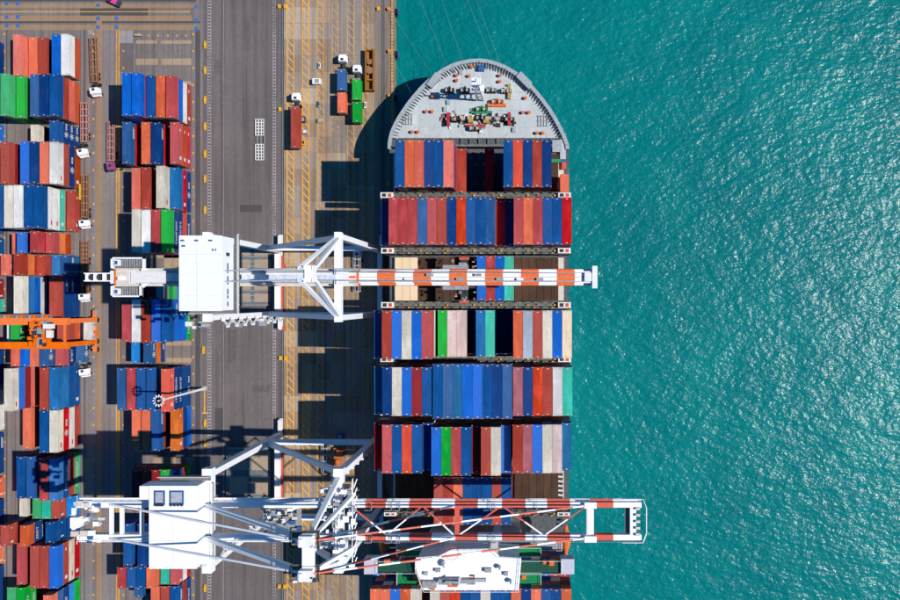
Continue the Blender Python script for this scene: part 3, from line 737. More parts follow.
# ------- ship containers
def G(bay, px, n, cells, word, lenft=12.19, yshift=0):
    yt, L0 = bays[bay]; x0 = X(px, HB+T*n); L = lenft
    yc = yt-L0/2+yshift
    out = []
    for i, cell in enumerate(cells):
        if cell is None: continue
        col, k = cell if isinstance(cell, tuple) else (cell, n)
        x = x0+2.49*i+1.24
        out.append((x, yc+rs.uniform(-.04,.04), k, col, L))
    return out
SH = {
 'C1': ('nearest the bow', G('C1',395,7,['deep blue','coral red','salmon','navy blue','deep blue','salmon',('brick red',3),None,None,('maroon',3)],'')+
                     G('C1',503.4,7,[('deep blue',7),'orange red','navy blue','brick red','navy blue'],'')),
 'C2': ('second from the bow', G('C2',378.8,7,[('navy blue',6),'rose red','rose red','rose red','slate blue','rose red'],'')+
        G('C2',437,7,['brick red','navy blue','orange red','deep blue','deep blue','slate blue',('maroon',5),('navy blue',5)],'')+
        G('C2',513.7,7,['rose red','coral red','rose red','deep blue','deep blue','bright red'],'')),
 'CH': ('bay under upper boom', G('CH',476.8,3,['bright blue','rose red','bright blue','turquoise'],'')),
 'C3': ('bay below upper crane', G('C3',371.8,9,[('navy blue',8),'brick red','bright blue','cream','bright blue','rose red'],'')+
        G('C3',437.7,6,['green','pinkish white','pinkish white',('navy blue',2),'steel blue','turquoise',('navy blue',2),('navy blue',2)],'')+
        G('C3',513.2,8,['coral red','pale steel','brick red','cream','bright blue','pale sand'],'')),
 'C4': ('bay with the blue middle', G('C4',372,9,[('sea blue',8),'navy blue','cream','bright blue','maroon','deep blue'],'')+
        G('C4',432.8,9,['deep blue','slate blue','sea blue','bright blue','bright blue','deep blue','navy blue','slate blue'],'',13.72)+
        G('C4',513,9,['dusty mauve','navy blue','orange red','brick red','off white','turquoise'],'')),
 'C5': ('bay above lower crane', G('C5',372,9,[('maroon',8),'rose red','deep blue','orange red','deep blue',('navy blue',8)],'')+
        G('C5',431.2,9,['bright blue','green','rose red','deep blue',('maroon',8),'brick red','cream',('bright blue',8)],'',12.19,-.6)+
        G('C5',512.6,9,['brick red','dusty mauve','bright blue','cream','pinkish white',('sea blue',8)],'')),
 'C6': ('bay under lower boom', G('C6',433.8,7,['brick red','brick red','coral red','deep blue','deep blue','deep blue','brick red',('deep blue',7)],'')),
 'C7': ('bay behind the white bridge', G('C7',370,10,['coral red','coral red','bright blue','coral red','cream'],'')+G('C7',430,10,['cream','brick red','orange red','deep blue','deep blue','cream','deep blue','deep blue'],'')+
        G('C7',511,10,['coral red','navy blue','coral red','deep blue','deep blue','coral red'],'')),
}
# fix first outer column: one slot outside the first full one
for nme, (words, lst) in SH.items():
    lst.sort(key=lambda q: q[0])
    prev_k = None
    for i, (x, y, k, col, L) in enumerate(lst):
        lab = '%s container, %s from the left on the ship, %s' % (col, ORD[i+1], 'low ' if False else words)
        if words.startswith(('nearest','second')): lab = '%s container, %s from the left, ship bay %s' % (col, ORD[i+1], words)
        container(x, y, HB+T*(k-1), L, col, lab, 'containers aboard the ship')
        for j in range(k-1): add_core(x, y, HB+T*j, min(L, 12.19), fillc[(i*5+j*3+len(nme)*2) % 7])
# coral end container at the starboard bow, and low stacks before the bridge
container(X(564.7, HB+T*2), Y(174, HB+T*2)-3.03, HB+T, 6.06, 'coral red', 'coral red short container alone at the right edge of the bow bay', 'containers aboard the ship')
add_core(X(564.7, HB+T*2), Y(174, HB+T*2)-3.03, HB, 6.06, 'brick red')
# ------- accommodation block
acc = thing  # (parts below belong to the ship)
ZB = 44.5
def PB(px, py, z=ZB): return (X(px, z), Y(py, z))
roofp = [PB(a, b) for a, b in ((415.9,557.8),(438.8,556),(451.7,549.6),(491,548.7),(499.3,556.4),(521.3,557.8),(518.6,590.6),(424.2,590.6),(415.9,568.8))]
rcx, rcy = sum(p[0] for p in roofp)/len(roofp), sum(p[1] for p in roofp)/len(roofp)
MB().prism([(rcx+(x-rcx)*.96, rcy+(y-rcy)*.93) for x, y in roofp][::-1], ZD, ZB-.6).build('accommodation', WHITED, ship)
br_ = MB().prism(roofp[::-1], ZB-.6, ZB).build('bridge_roof', WHITE, ship)
roofo = br_
m = MB(); m.rail([(x, y, ZB) for x, y in roofp]+[(roofp[0][0], roofp[0][1], ZB)], 1.1, .04, 0, 1.5); m.build('roof_rail', WHITE, roofo)
def onroof(px, py, sz, mt, name='roof_box', z=0): return MB().cbox((X(px, ZB), Y(py, ZB), ZB+sz[2]/2+z), sz).build(name, mt, roofo, bevel=.03)
onroof(488,569.3,(1.7,1.0,.9),GREYS); onroof(506,573,(1.0,.9,.8),GREYS); onroof(438,569.5,(1.3,.8,.8),GREYS); onroof(426,573,(1.0,.8,.7),BULW)
onroof(457,580,(9,1.2,1.6),GREYS,'exhaust_housing'); onroof(476,579.5,(5,.8,.8),BULW); onroof(453,583,(2.4,1.0,1.4),ORANGE,'rescue_boat'); onroof(433,587.8,(1.0,.7,.8),ORANGE); onroof(456.5,583.5,(.7,.7,1.6),ORANGE); onroof(474,575.6,(.35,.5,1.2),RED); onroof(430,583,(3.4,1.6,1.2),GREYS)
m = MB(); c = Vector((X(460, ZB), Y(578, ZB), ZB)); m.tube(c, c+Vector((0,0,6)), .35, 8, r2=.2); m.beam(c+Vector((-2,0,4)), c+Vector((2,0,4)), .2); m.beam(c+Vector((-.9,-.5,5.4)), c+Vector((.9,.5,5.4)), .35, .2); m.build('radar_mast', WHITE, roofo)
for px, py, r_ in ((446,562.5,.9),(501,566,.6),(512,580,.6)):
    c = Vector((X(px, ZB), Y(py, ZB), ZB)); MB().tube(c, c+Vector((0,0,.9)), .2).tube(c+Vector((0,0,.9)), c+Vector((0,0,1.5)), r_*.7, 12, r2=r_).tube(c+Vector((0,0,1.5)), c+Vector((0,0,2.1)), r_, 12, r2=r_*.3).build('radar_dome', WHITE, roofo)
m = MB()
for i in range(28):
    t = 2*math.pi*i/28; t2 = 2*math.pi*(i+1)/28; cx_, cy_ = X(452, ZB), Y(553.5, ZB); a, b = 1.5, 1.62
    m.add([(cx_+a*math.cos(t), cy_+a*math.sin(t), ZB+.006),(cx_+b*math.cos(t), cy_+b*math.sin(t), ZB+.006),(cx_+b*math.cos(t2), cy_+b*math.sin(t2), ZB+.006),(cx_+a*math.cos(t2), cy_+a*math.sin(t2), ZB+.006)], [(0,1,2,3)])
m.build('winch_circle', RED, roofo)
for x0, x1, y0, y1, z, mt, nm in ((397,442,533,549.5,38,GREYS,'boat_deck'),(442,562,533,549.5,38.01,GREYS,'boat_deck'),(397.5,450,548.8,555.5,37.5,BGREEN,'green_deck'),(493,541,547,556,37.49,BGREEN,'green_deck'),
        (377,416,560.5,572.3,42.5,DGREEN,'bridge_wing'),(519,562,560,573,42.5,DGREEN,'bridge_wing'),(397.5,424,571.5,587.5,38.5,BGREEN,'green_deck'),(519,541,571.5,587.5,38.5,BGREEN,'green_deck')):
    if nm == 'boat_deck': z -= 4
    MB().box(X(x0, z), Y(y1, z), z-.5, X(x1, z), Y(y0, z), z).build(nm, mt, ship)
    MB().rail([(X(x0, z), Y(y1, z), z), (X(x1, z), Y(y1, z), z), (X(x1, z), Y(y0, z), z), (X(x0, z), Y(y0, z), z), (X(x0, z), Y(y1, z), z)], 1.1, .035, 0, 1.6).build('deck_rail', WHITE, ship)
for x0, x1 in ((364,377.2),(560.8,574.2)):
    MB().box(X(x0, 43), Y(574.3, 43), 40, X(x1, 43), Y(559, 43), 43.2).build('wing_cab', flat('wing_roof', (.50,.50,.58,1), .6, var=.08), ship, bevel=.06)
for px, py, s, z, mt, nm in ((387.5,561.5,(1.4,1.4,1.1),42.5,ORANGE,'life_raft'),(415.5,576.5,(1.1,.9,.9),38.5,ORANGE,'life_raft'),(421,583.5,(.9,.9,.9),38.5,ORANGE,'life_raft'),(524,576.5,(1.1,1.0,.9),38.5,ORANGE,'life_raft'),(551.5,562,(1.3,1.3,1.0),42.5,ORANGE,'life_raft'),(544.5,561.5,(.9,.9,.9),42.5,ORANGE,'life_raft')):
    MB().cbox((X(px, z), Y(py, z), z+s[2]/2), s).build(nm, mt, ship, bevel=.08)
for bx, px, py, ang in ((0,566,540,90),(1,386,541,90)):
    m = MB(); c = Vector((X(px if bx == 0 else 383, 27), Y(py, 27), 27))
    for k in range(8):
        t0, t1 = k/8, (k+1)/8; r0 = 1.3*math.sin(math.pi*min(.99,max(.12,t0))); r1 = 1.3*math.sin(math.pi*min(.99,max(.12,t1)))
        m.tube(c+Vector((0,-4+8*t0,0)), c+Vector((0,-4+8*t1,0)), max(.35,r0), 10, r2=max(.35,r1))
    m.build('lifeboat', ORANGE, ship)
m = MB()
for i in range(5):
    z = 29.5
    m.beam((X(404, z)+i*1.2, Y(578, z), 39.6), (X(404, z)+i*1.2, Y(583, z), 39.6), .25, .4)
m.build('green_deck_davits', WHITE, ship)
# low containers in the shadow beside the bridge
for bx, px0, cols_ in ((0, 373, ['navy blue','brick red']), (1, 541, ['deep blue','brick red','brick red'])):
    for i, cl in enumerate(cols_):
        x = X(px0, 34)+1.24+2.49*i
        container(x, Y(577, 34)-2.2, HB+T*6, 6.06, cl, '%s container below the %s bridge wing, %s from the left' % (cl, 'left' if bx == 0 else 'right', ORD[i+1]), 'containers aboard the ship')
        for j in range(6): add_core(x, Y(577, 34)-2.2, HB+T*j, 6.06, fillc[(i+j) % 7])
# core of hidden containers, one object
keys = sorted({c[4] for c in core['a']}); m = MB()
for x, y, z, L, col in core['a']:
    m.box(x-1.2, y-L/2+.02, z, x+1.2, y+L/2-.02, z+2.6, keys.index(col))
o = m.build('buried_containers', [CM[k] for k in keys], kind='stuff')
tag(o, 'lower tiers of mixed containers buried inside the stacks of yard and ship', 'containers')
# mooring lines
for i, (a, b) in enumerate([((411,93,ZF),(389.3,51.5,.9)),((436,80,ZF+1.5),(389.3,9.3,.9)),((447,66,ZF+1.6),(392,-70,.9)),((463,62,ZF+1.6),(391,-150,.9)),((492,60.5,ZF+1.6),(391,-190,.9)),((500,63,ZF+1.6),(391,-230,.9))]):
    m = MB(); p = P(*a); q = P(*b); pr = p
    for k in range(1, 15):
        t = k/14; c = p.lerp(q, t)-Vector((0,0,math.sin(math.pi*t)*1.6)); m.tube(pr, c, .03, 5); pr = c
    tag(m.build('mooring_line', ROPE), 'thin pale mooring rope from the bow to the quay, %s from the bottom left' % ORD[i+1], 'rope', 'mooring ropes')
# ------------------------------------------------------------------ ship-to-shore cranes
XL, XS = X(282.4), X(383)
def stripes(m, x0, x1, y0, y1, z0, z1, seg, mats=(0, 1), phase=0):
    x = x0; i = phase
    while x < x1-.01:
        xe = min(x+seg, x1); m.box(x, y0, z0, xe, y1, z1, mats[i % 2]); x = xe; i += 1
def bogies(par, x, y, mt):
    m = MB()
    m.box(x-.55, y-4.6, 1.6, x+.55, y+4.6, 2.6, 0)
    for k in (-3.3, 3.3): m.box(x-.5, y+k-1.6, .9, x+.5, y+k+1.6, 1.55, 0)
    for k in (-4.4,-2.3,2.3,4.4): m.tube((x-.3, y+k, .45), (x+.3, y+k, .45), .42, 12, 1)
    m.cbox((x+.9, y-4.4, 1.4), (.6,1.2,1.2), 2)
    return m.build('bogie', [mt, BLACK, RED], par)
def ladder_tower(m, x, y, z0, z1, mi=0):
    z = z0; k = 0
    while z < z1-2.8:
        a, b = (-1.3, 1.3) if k % 2 else (1.3, -1.3)
        m.beam((x, y+a*.6, z), (x, y+b*.6, z+2.8), .55, .1, mi); m.cbox((x, y+b*.6, z+2.8), (.9, .7, .08), mi)
        z += 2.8; k += 1
# ---- upper crane
Yc = 5.3; hs = 9.4
c1 = thing('quay_crane', 'white quay crane with orange and white striped single boom, the upper one', 'crane', (XL, Yc, 0), 'ship to shore cranes')
ZG = 52.0
yn, ysn = Yc+hs, Yc-hs
for x in (XL, XS):
    for y in (yn, ysn):
        bogies(c1, x, y, WHITED)
        MB().beam((x, y, 2.6), (x, y, ZG+1.5), 1.9, 1.5, w2=1.6).build('leg', WHITE, c1)
    m = MB(); m.box(x-.7, ysn+1, 3.0, x+.7, yn-1, 5.0); m.build('sill_beam', WHITE, c1)
    m = MB(); m.box(x+.85, ysn+1.5, 3.0, x+1.25, yn-1.5, 3.6); m.build('cable_guard', RED, c1)
    m = MB(); m.box(x-.75, ysn-1.0, ZG+.2, x+.75, yn+1.0, ZG+2.4); m.build('upper_cross_beam', WHITE, c1)
for y in (yn, ysn):
    MB().beam((XL, y, 13), (XS, y, 13), 1.3, 1.7).build('portal_beam', WHITE, c1)
    MB().beam((XL+.5, y, 14.5), (XS-.5, y, ZG-1), 1.15, 1.15).build('diagonal_brace', WHITE, c1)
    sg = 1 if y > Yc else -1
    for dx in (-2.6, .6):
        MB().beam((XS+dx*.1, y-sg*.6, ZG+2), (XS+dx, Yc+sg*1.2, 75), 1.0, 1.0, w2=.7).build('apex_leg', WHITE, c1)
m = MB(); m.box(XS-1.6, Yc-1.7, 74.6, XS+.8, Yc+1.7, 75.4); m.cbox((XS-.5, Yc, 75.9), (1.2,1.8,1.0)); m.rail([(XS-2.2,Yc-1.7,75.4),(XS+1.0,Yc-1.7,75.4),(XS+1.0,Yc+1.7,75.4),(XS-2.2,Yc+1.7,75.4)]); m.build('apex_platform', WHITE, c1)
# boom: box girder with walkways
zb0, zb1 = ZG-.2, ZG+1.8
XB0, XBH, XB1 = X(112, 53), X(357, 53), X(597, 53)
m = MB(); m.box(XB0, Yc-1.5, zb0, XBH, Yc+1.5, zb1, 0); m.box(XB0, Yc+1.52, zb0-.3, XBH, Yc+2.05, zb0+.3, 1); m.box(XB0, Yc-2.05, zb0-.3, XBH, Yc-1.52, zb0+.3, 1)
m.box(XB0+6, Yc+1.0, zb1+.001, XBH, Yc+1.4, zb1+.09, 2); m.box(XB0+6, Yc-1.4, zb1+.001, XBH, Yc-1.0, zb1+.09, 2)
m.build('rear_girder', [WHITED, CREAM, GREYS], c1)
m = MB(); m.rail([(XB0, Yc+2.0, zb0+.3), (XBH, Yc+2.0, zb0+.3)], 1.1, .04); m.rail([(XB0, Yc-2.0, zb0+.3), (XBH, Yc-2.0, zb0+.3)], 1.1, .04); m.build('girder_rail', WHITE, c1)
m = MB(); seg = 17.9/S(53)
xs0 = X(377.7, 53)-seg*2
for i in range(14):
    xa = xs0+seg*i; xb_ = min(xa+seg, XB1)
    if xa >= XB1: break
    mi = 1 if i % 2 == 0 else 0
    if i == 0: xa = XBH
    m.box(xa, Yc-1.35, zb0, xb_, Yc+1.35, zb1, mi)
    m.box(xa, Yc+1.37, zb0-.2, xb_, Yc+1.95, zb0+.25, mi); m.box(xa, Yc-1.95, zb0-.2, xb_, Yc-1.37, zb0+.25, mi)
    m.box(xa, Yc-.06, zb1+.001, xb_, Yc+.06, zb1+.12, 2); m.box(xa, Yc+.95, zb1+.001, xb_, Yc+1.1, zb1+.08, 2); m.box(xa, Yc-1.1, zb1+.001, xb_, Yc-.95, zb1+.08, 2)
m.box(X(338,54), Yc-.3, zb1+.13, XBH-.1, Yc+.3, zb1+.3, 1)
m.build('boom', [WHITE, STRO, GREYS], c1)
m = MB(); m.rail([(XBH, Yc+1.9, zb0+.25), (XB1, Yc+1.9, zb0+.25)], 1.1, .045, 0, 3); m.rail([(XBH, Yc-1.9, zb0+.25), (XB1, Yc-1.9, zb0+.25)], 1.1, .045, 0, 3); m.build('boom_rail', DARKS, c1)
m = MB(); m.box(XB1-1.2, Yc-2.6, zb0-.2, XB1, Yc+2.6, zb1+.5); m.box(XB1-3, Yc-1, zb1, XB1-1.4, Yc+1, zb1+.8); m.build('boom_tip', WHITED, c1)
# boom hinge and sheave blocks
m = MB()
for px in (478, 500, 540, 460, 520, 430, 408): m.cbox((X(px, 53.8), Yc+(.5 if px % 4 else -.5), zb1+.35), (1.6,.6,.6), 0 if px % 8 else 1)
m.box(X(338,53), Yc-1.7, zb1+.3, X(350,53), Yc+1.7, zb1+1.0, 1)
m.build('sheave_blocks', [GREYS, WHITED], c1)
for sy in (-1, 1):
    for px in (452, 575):
        MB().tube((XS, Yc+sy*1.2, 75.2), (X(px, 54), Yc+sy*.9, zb1+.6), .07, 6).build('forestay', GREYS, c1)
    MB().tube((XS-2, Yc+sy*1.2, 75.2), (XL-1, Yc+sy*1.2, ZG+4), .14, 6).build('backstay', WHITE, c1)
MB().box(X(240, 56), Yc-.55, zb1+.3, X(335, 56), Yc+.55, zb1+1.3).build('cable_tray', flat('tray_blue', (.62,.68,.78,1), .5), c1)
# machinery house
hx0, hx1, hy0, hy1 = X(179, 62), X(222, 62), Y(311, 62), Y(235.5, 62)
m = MB(); m.box(hx0+.1, hy0+.1, 55.2, hx1-.1, hy1-.1, 61.8); m.box(hx0, hy0, 61.8, hx1, hy1, 62.0); house = m.build('machinery_house', WHITE, c1)
m = MB()
for k in (hx0+(hx1-hx0)*.42,): m.box(k-.04, hy0, 62.0, k+.04, hy1, 62.05)
m.box(hx0, hy1-4.2, 62.0, hx1, hy1-4.12, 62.06)
for i in range(5): m.box(hx0, hy0+i*2.4+1, 62.0, hx1, hy0+i*2.4+1.04, 62.03)
m.build('roof_seams', flat('seam_grey', (.62,.62,.66,1)), house)
for px, py in ((183,240.5),(197,240.5),(211,240.5),(184,246)): MB().cbox((X(px,62), Y(py,62), 62.2), (.6,.35,.4)).build('roof_vent', BLUEP, house)
MB().box(X(212,62), Y(251,62), 62.001, X(213.6,62), Y(248.5,62), 62.02).box(X(215,62), Y(251,62), 62.001, X(216.2,62), Y(248.3,62), 62.02).build('roof_marking', BLUEP, house)
m = MB()
for i, w_ in enumerate([1.6,.9,1.2,.5,1.4,.8,1.1]):
    y = Y(263, 59)-i*1.45; m.box(hx1-.098, y-w_*.9, 58.2, hx1-.09, y, 58.9)
m.build('house_lettering', DARKS, house)
MB().box(hx1-.098, Y(256,59), 57.5, hx1-.08, Y(252.5,59), 59.5).build('house_door', DARKS, house)
m = MB(); m.box(hx1, hy0-.6, 54.9, hx1+1.2, hy1+.8, 55.15, 0); m.rail([(hx1+1.2, hy0-.6, 55.15), (hx1+1.2, hy1+.8, 55.15)], 1.1, .045, 1); m.rail([(hx0-.5, hy0-.7, 55.2), (hx1+1, hy0-.7, 55.2)], 1.1, .045, 1); m.box(hx0-.8, hy0-.8, 54.9, hx1, hy0, 55.1, 0)
m.build('house_walkway', [GRAT, WHITE], c1)
# rear end platform
z = 53
m = MB()
for s_ in (-1, 1):
    y0 = Yc+s_*2.1; y1 = Yc+s_*4.6; x0, x1 = X(112, z), X(145 if s_ > 0 else 142, z)
    m.box(x0, y0, z-.6, x1, y1, z-.35, 2)
    m.box(x0, y1-.35 if s_ > 0 else y1, z-.35, x1, y1 if s_ > 0 else y1+.35, z+.6, 0); m.box(x0, min(y0,y1), z-.35, x0+.4, max(y0,y1), z+.6, 0); m.box(x1-.35, min(y0,y1), z-.35, x1, max(y0,y1), z+.6, 0)
    m.cbox((x0+1.4, (y0+y1)/2, z+.2), (1.1,1.4,1.1), 0); m.cbox((x0+1.4, (y0+y1)/2, z+.8), (.6,.9,.2), 3)
    for i in range(9): m.box(x0+2.4+i*.55, min(y0,y1)+.3, z-.3, x0+2.6+i*.55, max(y0,y1)-.3, z+.15, 1)
    m.beam((X(143,z), y0, z+.3), (X(149,z), Yc+s_*1.2, z+.3), .9, .5)
m.build('festoon_platform', [WHITE, GREYS, GRAT, BLUEP], c1)
m = MB(); m.box(X(86,z), Yc-1.0, z-.4, X(112,z), Yc+1.0, z-.2, 1)
for yy in (-1.0, .75): m.box(X(86,z), Yc+yy, z-.2, X(112,z), Yc+yy+.25, z+.9, 0)
for px in (87, 95, 104): m.box(X(px,z), Yc-.75, z-.2, X(px,z)+.5, Yc+.75, z+.7, 0)
for px in (91, 99.5): m.cbox((X(px,z), Yc, z+.1), (1.0,.9,.5), 1)
m.build('rear_walkway', [WHITE, DARKS], c1)
m = MB(); m.box(X(114,z+1.2), Yc-1.9, zb1, X(115.4,z+1.2), Yc+1.9, zb1+.3, 0); m.build('orange_bar', ORANGE, c1)
m = MB(); m.box(X(117,54), Yc-1.4, zb1, X(129,54), Yc+1.4, zb1+.12, 0); m.cbox((X(122,54), Yc-.3, zb1+.5), (1.4,.9,.7), 1); m.box(X(131,54), Yc-1.3, zb1, X(166,54), Yc+1.3, zb1+.35, 2); m.build('girder_cover', [CREAM, WHITE, flat('cover_white', (.74,.71,.69,1), .6, var=.08)], c1)
# trolley, cab, headblock and spreader over the open hold
tx = X(456, 50)
m = MB(); m.box(tx-3, Yc-2.9, 50.4, tx+3, Yc+2.9, 51.4, 0); m.cbox((tx+1.5, Yc+3.0, 50.2), (1.6,1.0,.8), 0); m.build('trolley', GREYS, c1)
m = MB(); cabx = X(480, 48); m.box(cabx-1.3, Yc-1.1, 46.5, cabx+1.3, Yc+1.1, 49.8, 0); m.box(cabx-1.32, Yc-.9, 47, cabx-1.3, Yc+.9, 48.6, 1); m.build('operator_cab', [WHITE, GLASS], c1)
m = MB(); zs = 27.0
m.box(tx-1.0, Yc-6.1, zs, tx+1.0, Yc+6.1, zs+.5, 0); m.box(tx-2.9, Yc-2.2, zs+.5, tx+2.9, Yc+2.2, zs+1.1, 0)
for s_ in (-1, 1):
    m.box(tx-1.3, Yc+s_*5.4, zs, tx+1.3, Yc+s_*6.1, zs+.7, 1)
    for k in range(14): m.cbox((tx+rp.uniform(-3,3.4), Yc+s_*rp.uniform(3,5.6), zs+.6+rp.uniform(0,.4)), (rp.uniform(.2,.8), rp.uniform(.2,.7), .3), rp.choice([1,2,3,0]))
for a in (-2, 2):
    for b in (-1.5, 1.5): m.tube((tx+a, Yc+b, zs+1), (tx+a*.9, Yc+b, 50.4), .05, 4, 0)
m.build('spreader', [DARKS, RED, WHITED, GREYS], c1)
m = MB(); ladder_tower(m, XL+1.8, ysn-1.4, 4, 50); m.build('stair_tower', WHITED, c1)
m = MB()
for i in range(16): m.cbox((XL-2.5+rp.uniform(-6,5), ysn-2+rp.uniform(-1.0,.5), rp.uniform(8,50)), (rp.uniform(.6,2), rp.uniform(.5,1.4), rp.uniform(.3,1.2)), rp.randrange(3))
m.build('leg_equipment', [GREYS, WHITED, BULW], c1)
# ---- lower crane, twin girders with lattice boom
Yd = -51.2; hd = 10.7
c2 = thing('quay_crane', 'white quay crane with red and white latticed twin girder boom, the lower one', 'crane', (XL, Yd, 0), 'ship to shore cranes')
yn, ysn = Yd+hd, Yd-hd; gs = 3.75
for x in (XL, XS):
    for y in (yn, ysn):
        bogies(c2, x, y, WHITED)
        MB().beam((x, y, 2.6), (x, y+(0 if x == XL else 0), ZG+1), 2.0, 1.6, w2=1.7).build('leg', WHITE, c2)
    MB().box(x-.7, ysn+1, 3.0, x+.7, yn-1, 5.0).build('sill_beam', WHITE, c2)
    MB().box(x+.85, ysn+1.5, 3.0, x+1.25, yn-1.5, 3.6).build('cable_guard', RED, c2)
    MB().box(x-1.1, ysn-1.4, ZG-.4, x+1.1, yn+1.4, ZG+1.9).build('upper_cross_beam', WHITE, c2)
for y in (yn, ysn):
    MB().beam((XL, y, 13), (XS, y, 13), 1.4, 1.7).build('portal_beam', WHITE, c2)
    MB().beam((XL+.5, y, 14.5), (XS-.5, y, ZG-1), 1.2, 1.2).build('diagonal_brace', WHITE, c2)
    sg = 1 if y > Yd else -1
    MB().beam((XS, y-sg*.8, ZG+1.5), (XS, Yd+sg*3.4, 78), 1.2, 1.0, w2=.9).build('apex_leg', WHITE, c2)
    MB().beam((XS+3.6, y-sg*4.5, ZG+1.5), (XS+.6, Yd+sg*3.2, 78), .9, .9, w2=.7).build('apex_leg', WHITE, c2)
    MB().beam((XL+.3, Yd+sg*gs, ZG+2.6), (XS-.6, Yd+sg*3.4, 77.4), 1.1, .9).build('backstay', WHITE, c2)
    MB().beam((X(110,54), Yd+sg*(gs+.2), ZG+2), (XS-1, Yd+sg*3.2, 78.3), .42, .42).build('rear_stay', WHITE, c2)
m = MB(); m.box(XS-1, Yd-4.6, 77.6, XS+1.4, Yd+4.6, 78.4, 0)
for s_ in (-1, 1):
    m.cbox((XS, Yd+s_*3.4, 79), (2.6,2.2,1.6), 1); m.box(XS-3.4, Yd+s_*3.4-1.5, 77.0, XS+2.2, Yd+s_*3.4+1.5, 77.3, 2)
    m.tube((XS-.9, Yd+s_*3.4-.7, 79.9), (XS-.9, Yd+s_*3.4+.7, 79.9), .6, 14, 1)
    for q_ in range(10): m.cbox((XS+rp.uniform(-2.8,1.8), Yd+s_*3.4+rp.uniform(-1.2,1.2), 78.6+rp.uniform(0,1.4)), (rp.uniform(.2,.9), rp.uniform(.2,.8), rp.uniform(.2,.7)), rp.choice([0,1,1,3])); m.rail([(XS-3.4, Yd+s_*3.4-1.5, 77.3),(XS+2.2, Yd+s_*3.4-1.5, 77.3),(XS+2.2, Yd+s_*3.4+1.5, 77.3),(XS-3.4, Yd+s_*3.4+1.5, 77.3),(XS-3.4, Yd+s_*3.4-1.5, 77.3)], 1.1, .05)
m.build('apex_platform', [WHITE, WHITED, GRAT, DARKS], c2)
XC0, XCH, XC1 = X(80, 52.6), X(347, 52.6), X(641, 52.6)
for sg in (1, -1):
    yy = Yd+sg*gs
    m = MB(); m.box(XC0, yy-.65, ZG, XCH, yy+.65, ZG+1.9); m.rail([(XC0, yy+sg*.9, ZG+.9), (XCH, yy+sg*.9, ZG+.9)], 1.2, .05); m.box(XC0, yy+sg*.67, ZG+.7, XCH, yy+sg*1.4, ZG+.85)
    m.build('rear_girder', WHITE, c2)
    m = MB(); seg = 16.4/S(53); x = XCH; i = 0
    edges = [347,366,386.5,409.5,432,455,478,502,525.5,547,570,590,613,641]
    for i, (a, b) in enumerate(zip(edges, edges[1:])):
        mi = 1 if i % 2 else 0
        m.box(X(a,53), yy-.6, ZG, X(b,53), yy+.6, ZG+1.9, mi)
        m.box(X(a,53), yy+sg*.57, ZG+.4, X(b,53), yy+sg*1.15, ZG+.55, mi)
    m.build('boom_girder', [WHITE, STRR], c2)
    m = MB(); m.rail([(XCH, yy+sg*1.15, ZG+.5), (XC1, yy+sg*1.15, ZG+.5)], 1.1, .035, 0, 3)
    for px in (366, 386, 394, 484, 489, 530): m.rail([(X(px,53), yy-1.0, ZG+1.9), (X(px,53)+1.6, yy-1.0, ZG+1.9), (X(px,53)+1.6, yy+1.0, ZG+1.9), (X(px,53), yy+1.0, ZG+1.9)], 1.0, .05, 0, 1)
    m.build('boom_walkway', GREYS, c2)
# lattice bracing between girders
zz = ZG+1.4
lat = [((352,0),(386,1)),((388,1),(421,0)),((424,0),(453,1)),((460,1),(500,0)),((504,0),(542,1)),((546,1),(585,0))]
for i, ((xa, sa), (xb_, sb)) in enumerate(lat):
    a = Vector((X(xa,53.5), Yd+(gs-.6)*(1 if sa == 0 else -1), zz)); b = Vector((X(xb_,53.5), Yd+(gs-.6)*(1 if sb == 0 else -1), zz)); mid = a.lerp(b, .55)
    MB().beam(a, mid, .32, .32, 0).beam(mid, b, .32, .32, 1).build('lattice_bar', [STRR if i % 2 == 0 else WHITE, WHITE if i % 2 == 0 else STRR], c2)
for px, w_, mt in ((457,1.0,STRR),(590.5,1.5,WHITE),(633,1.4,WHITE),(350,.7,WHITE)):
    m = MB(); x = X(px,53.5); m.box(x-w_/2, Yd-gs+.56, ZG+.1, x+w_/2, Yd+gs-.56, ZG+1.7)
    if px == 590.5: m.rail([(x-1, Yd-gs, ZG+1.9),(x-1, Yd+gs, ZG+1.9)]); m.box(x-1.5, Yd-4.6, ZG+2.2, x+1.3, Yd-3.2, ZG+3); m.box(x-1.5, Yd+3.2, ZG+2.2, x+1.3, Yd+4.6, ZG+3)
    m.build('boom_cross_beam', mt, c2)
m = MB(); xe = X(641,53); m.box(X(625,53), Yd-3.1, ZG+.4, X(630,53), Yd+3.1, ZG+.55, 1)
m.rail([(X(622,53), Yd-gs-1.3, ZG+.6),(xe+.4, Yd-gs-1.3, ZG+.6),(xe+1.2, Yd-3, ZG+.6),(xe+1.2, Yd+3, ZG+.6),(xe+.4, Yd+gs+1.3, ZG+.6),(X(622,53), Yd+gs+1.3, ZG+.6)], 1.2, .06, 0)
for k in range(5): m.cbox((xe-.9, Yd-3+k*1.5, ZG+2.1), (1.0,.6,.6), 2)
m.build('boom_end_platform', [WHITE, GRAT, CREAM], c2)
def stay(px1, sg, fy=0):
    a = Vector((XS+1, Yd+sg*3.3, 78.5)); b = Vector((X(px1,54), Yd+sg*gs, ZG+2)); m = MB(); k = 14 if px1 > 500 else 8
    for i in range(k): m.beam(a.lerp(b, i/k), a.lerp(b, (i+1)/k), .34, .34, (i+1) % 2)
    m.build('forestay', [WHITE, STRR], c2)
for sg in (1, -1): stay(455, sg); stay(590, sg)
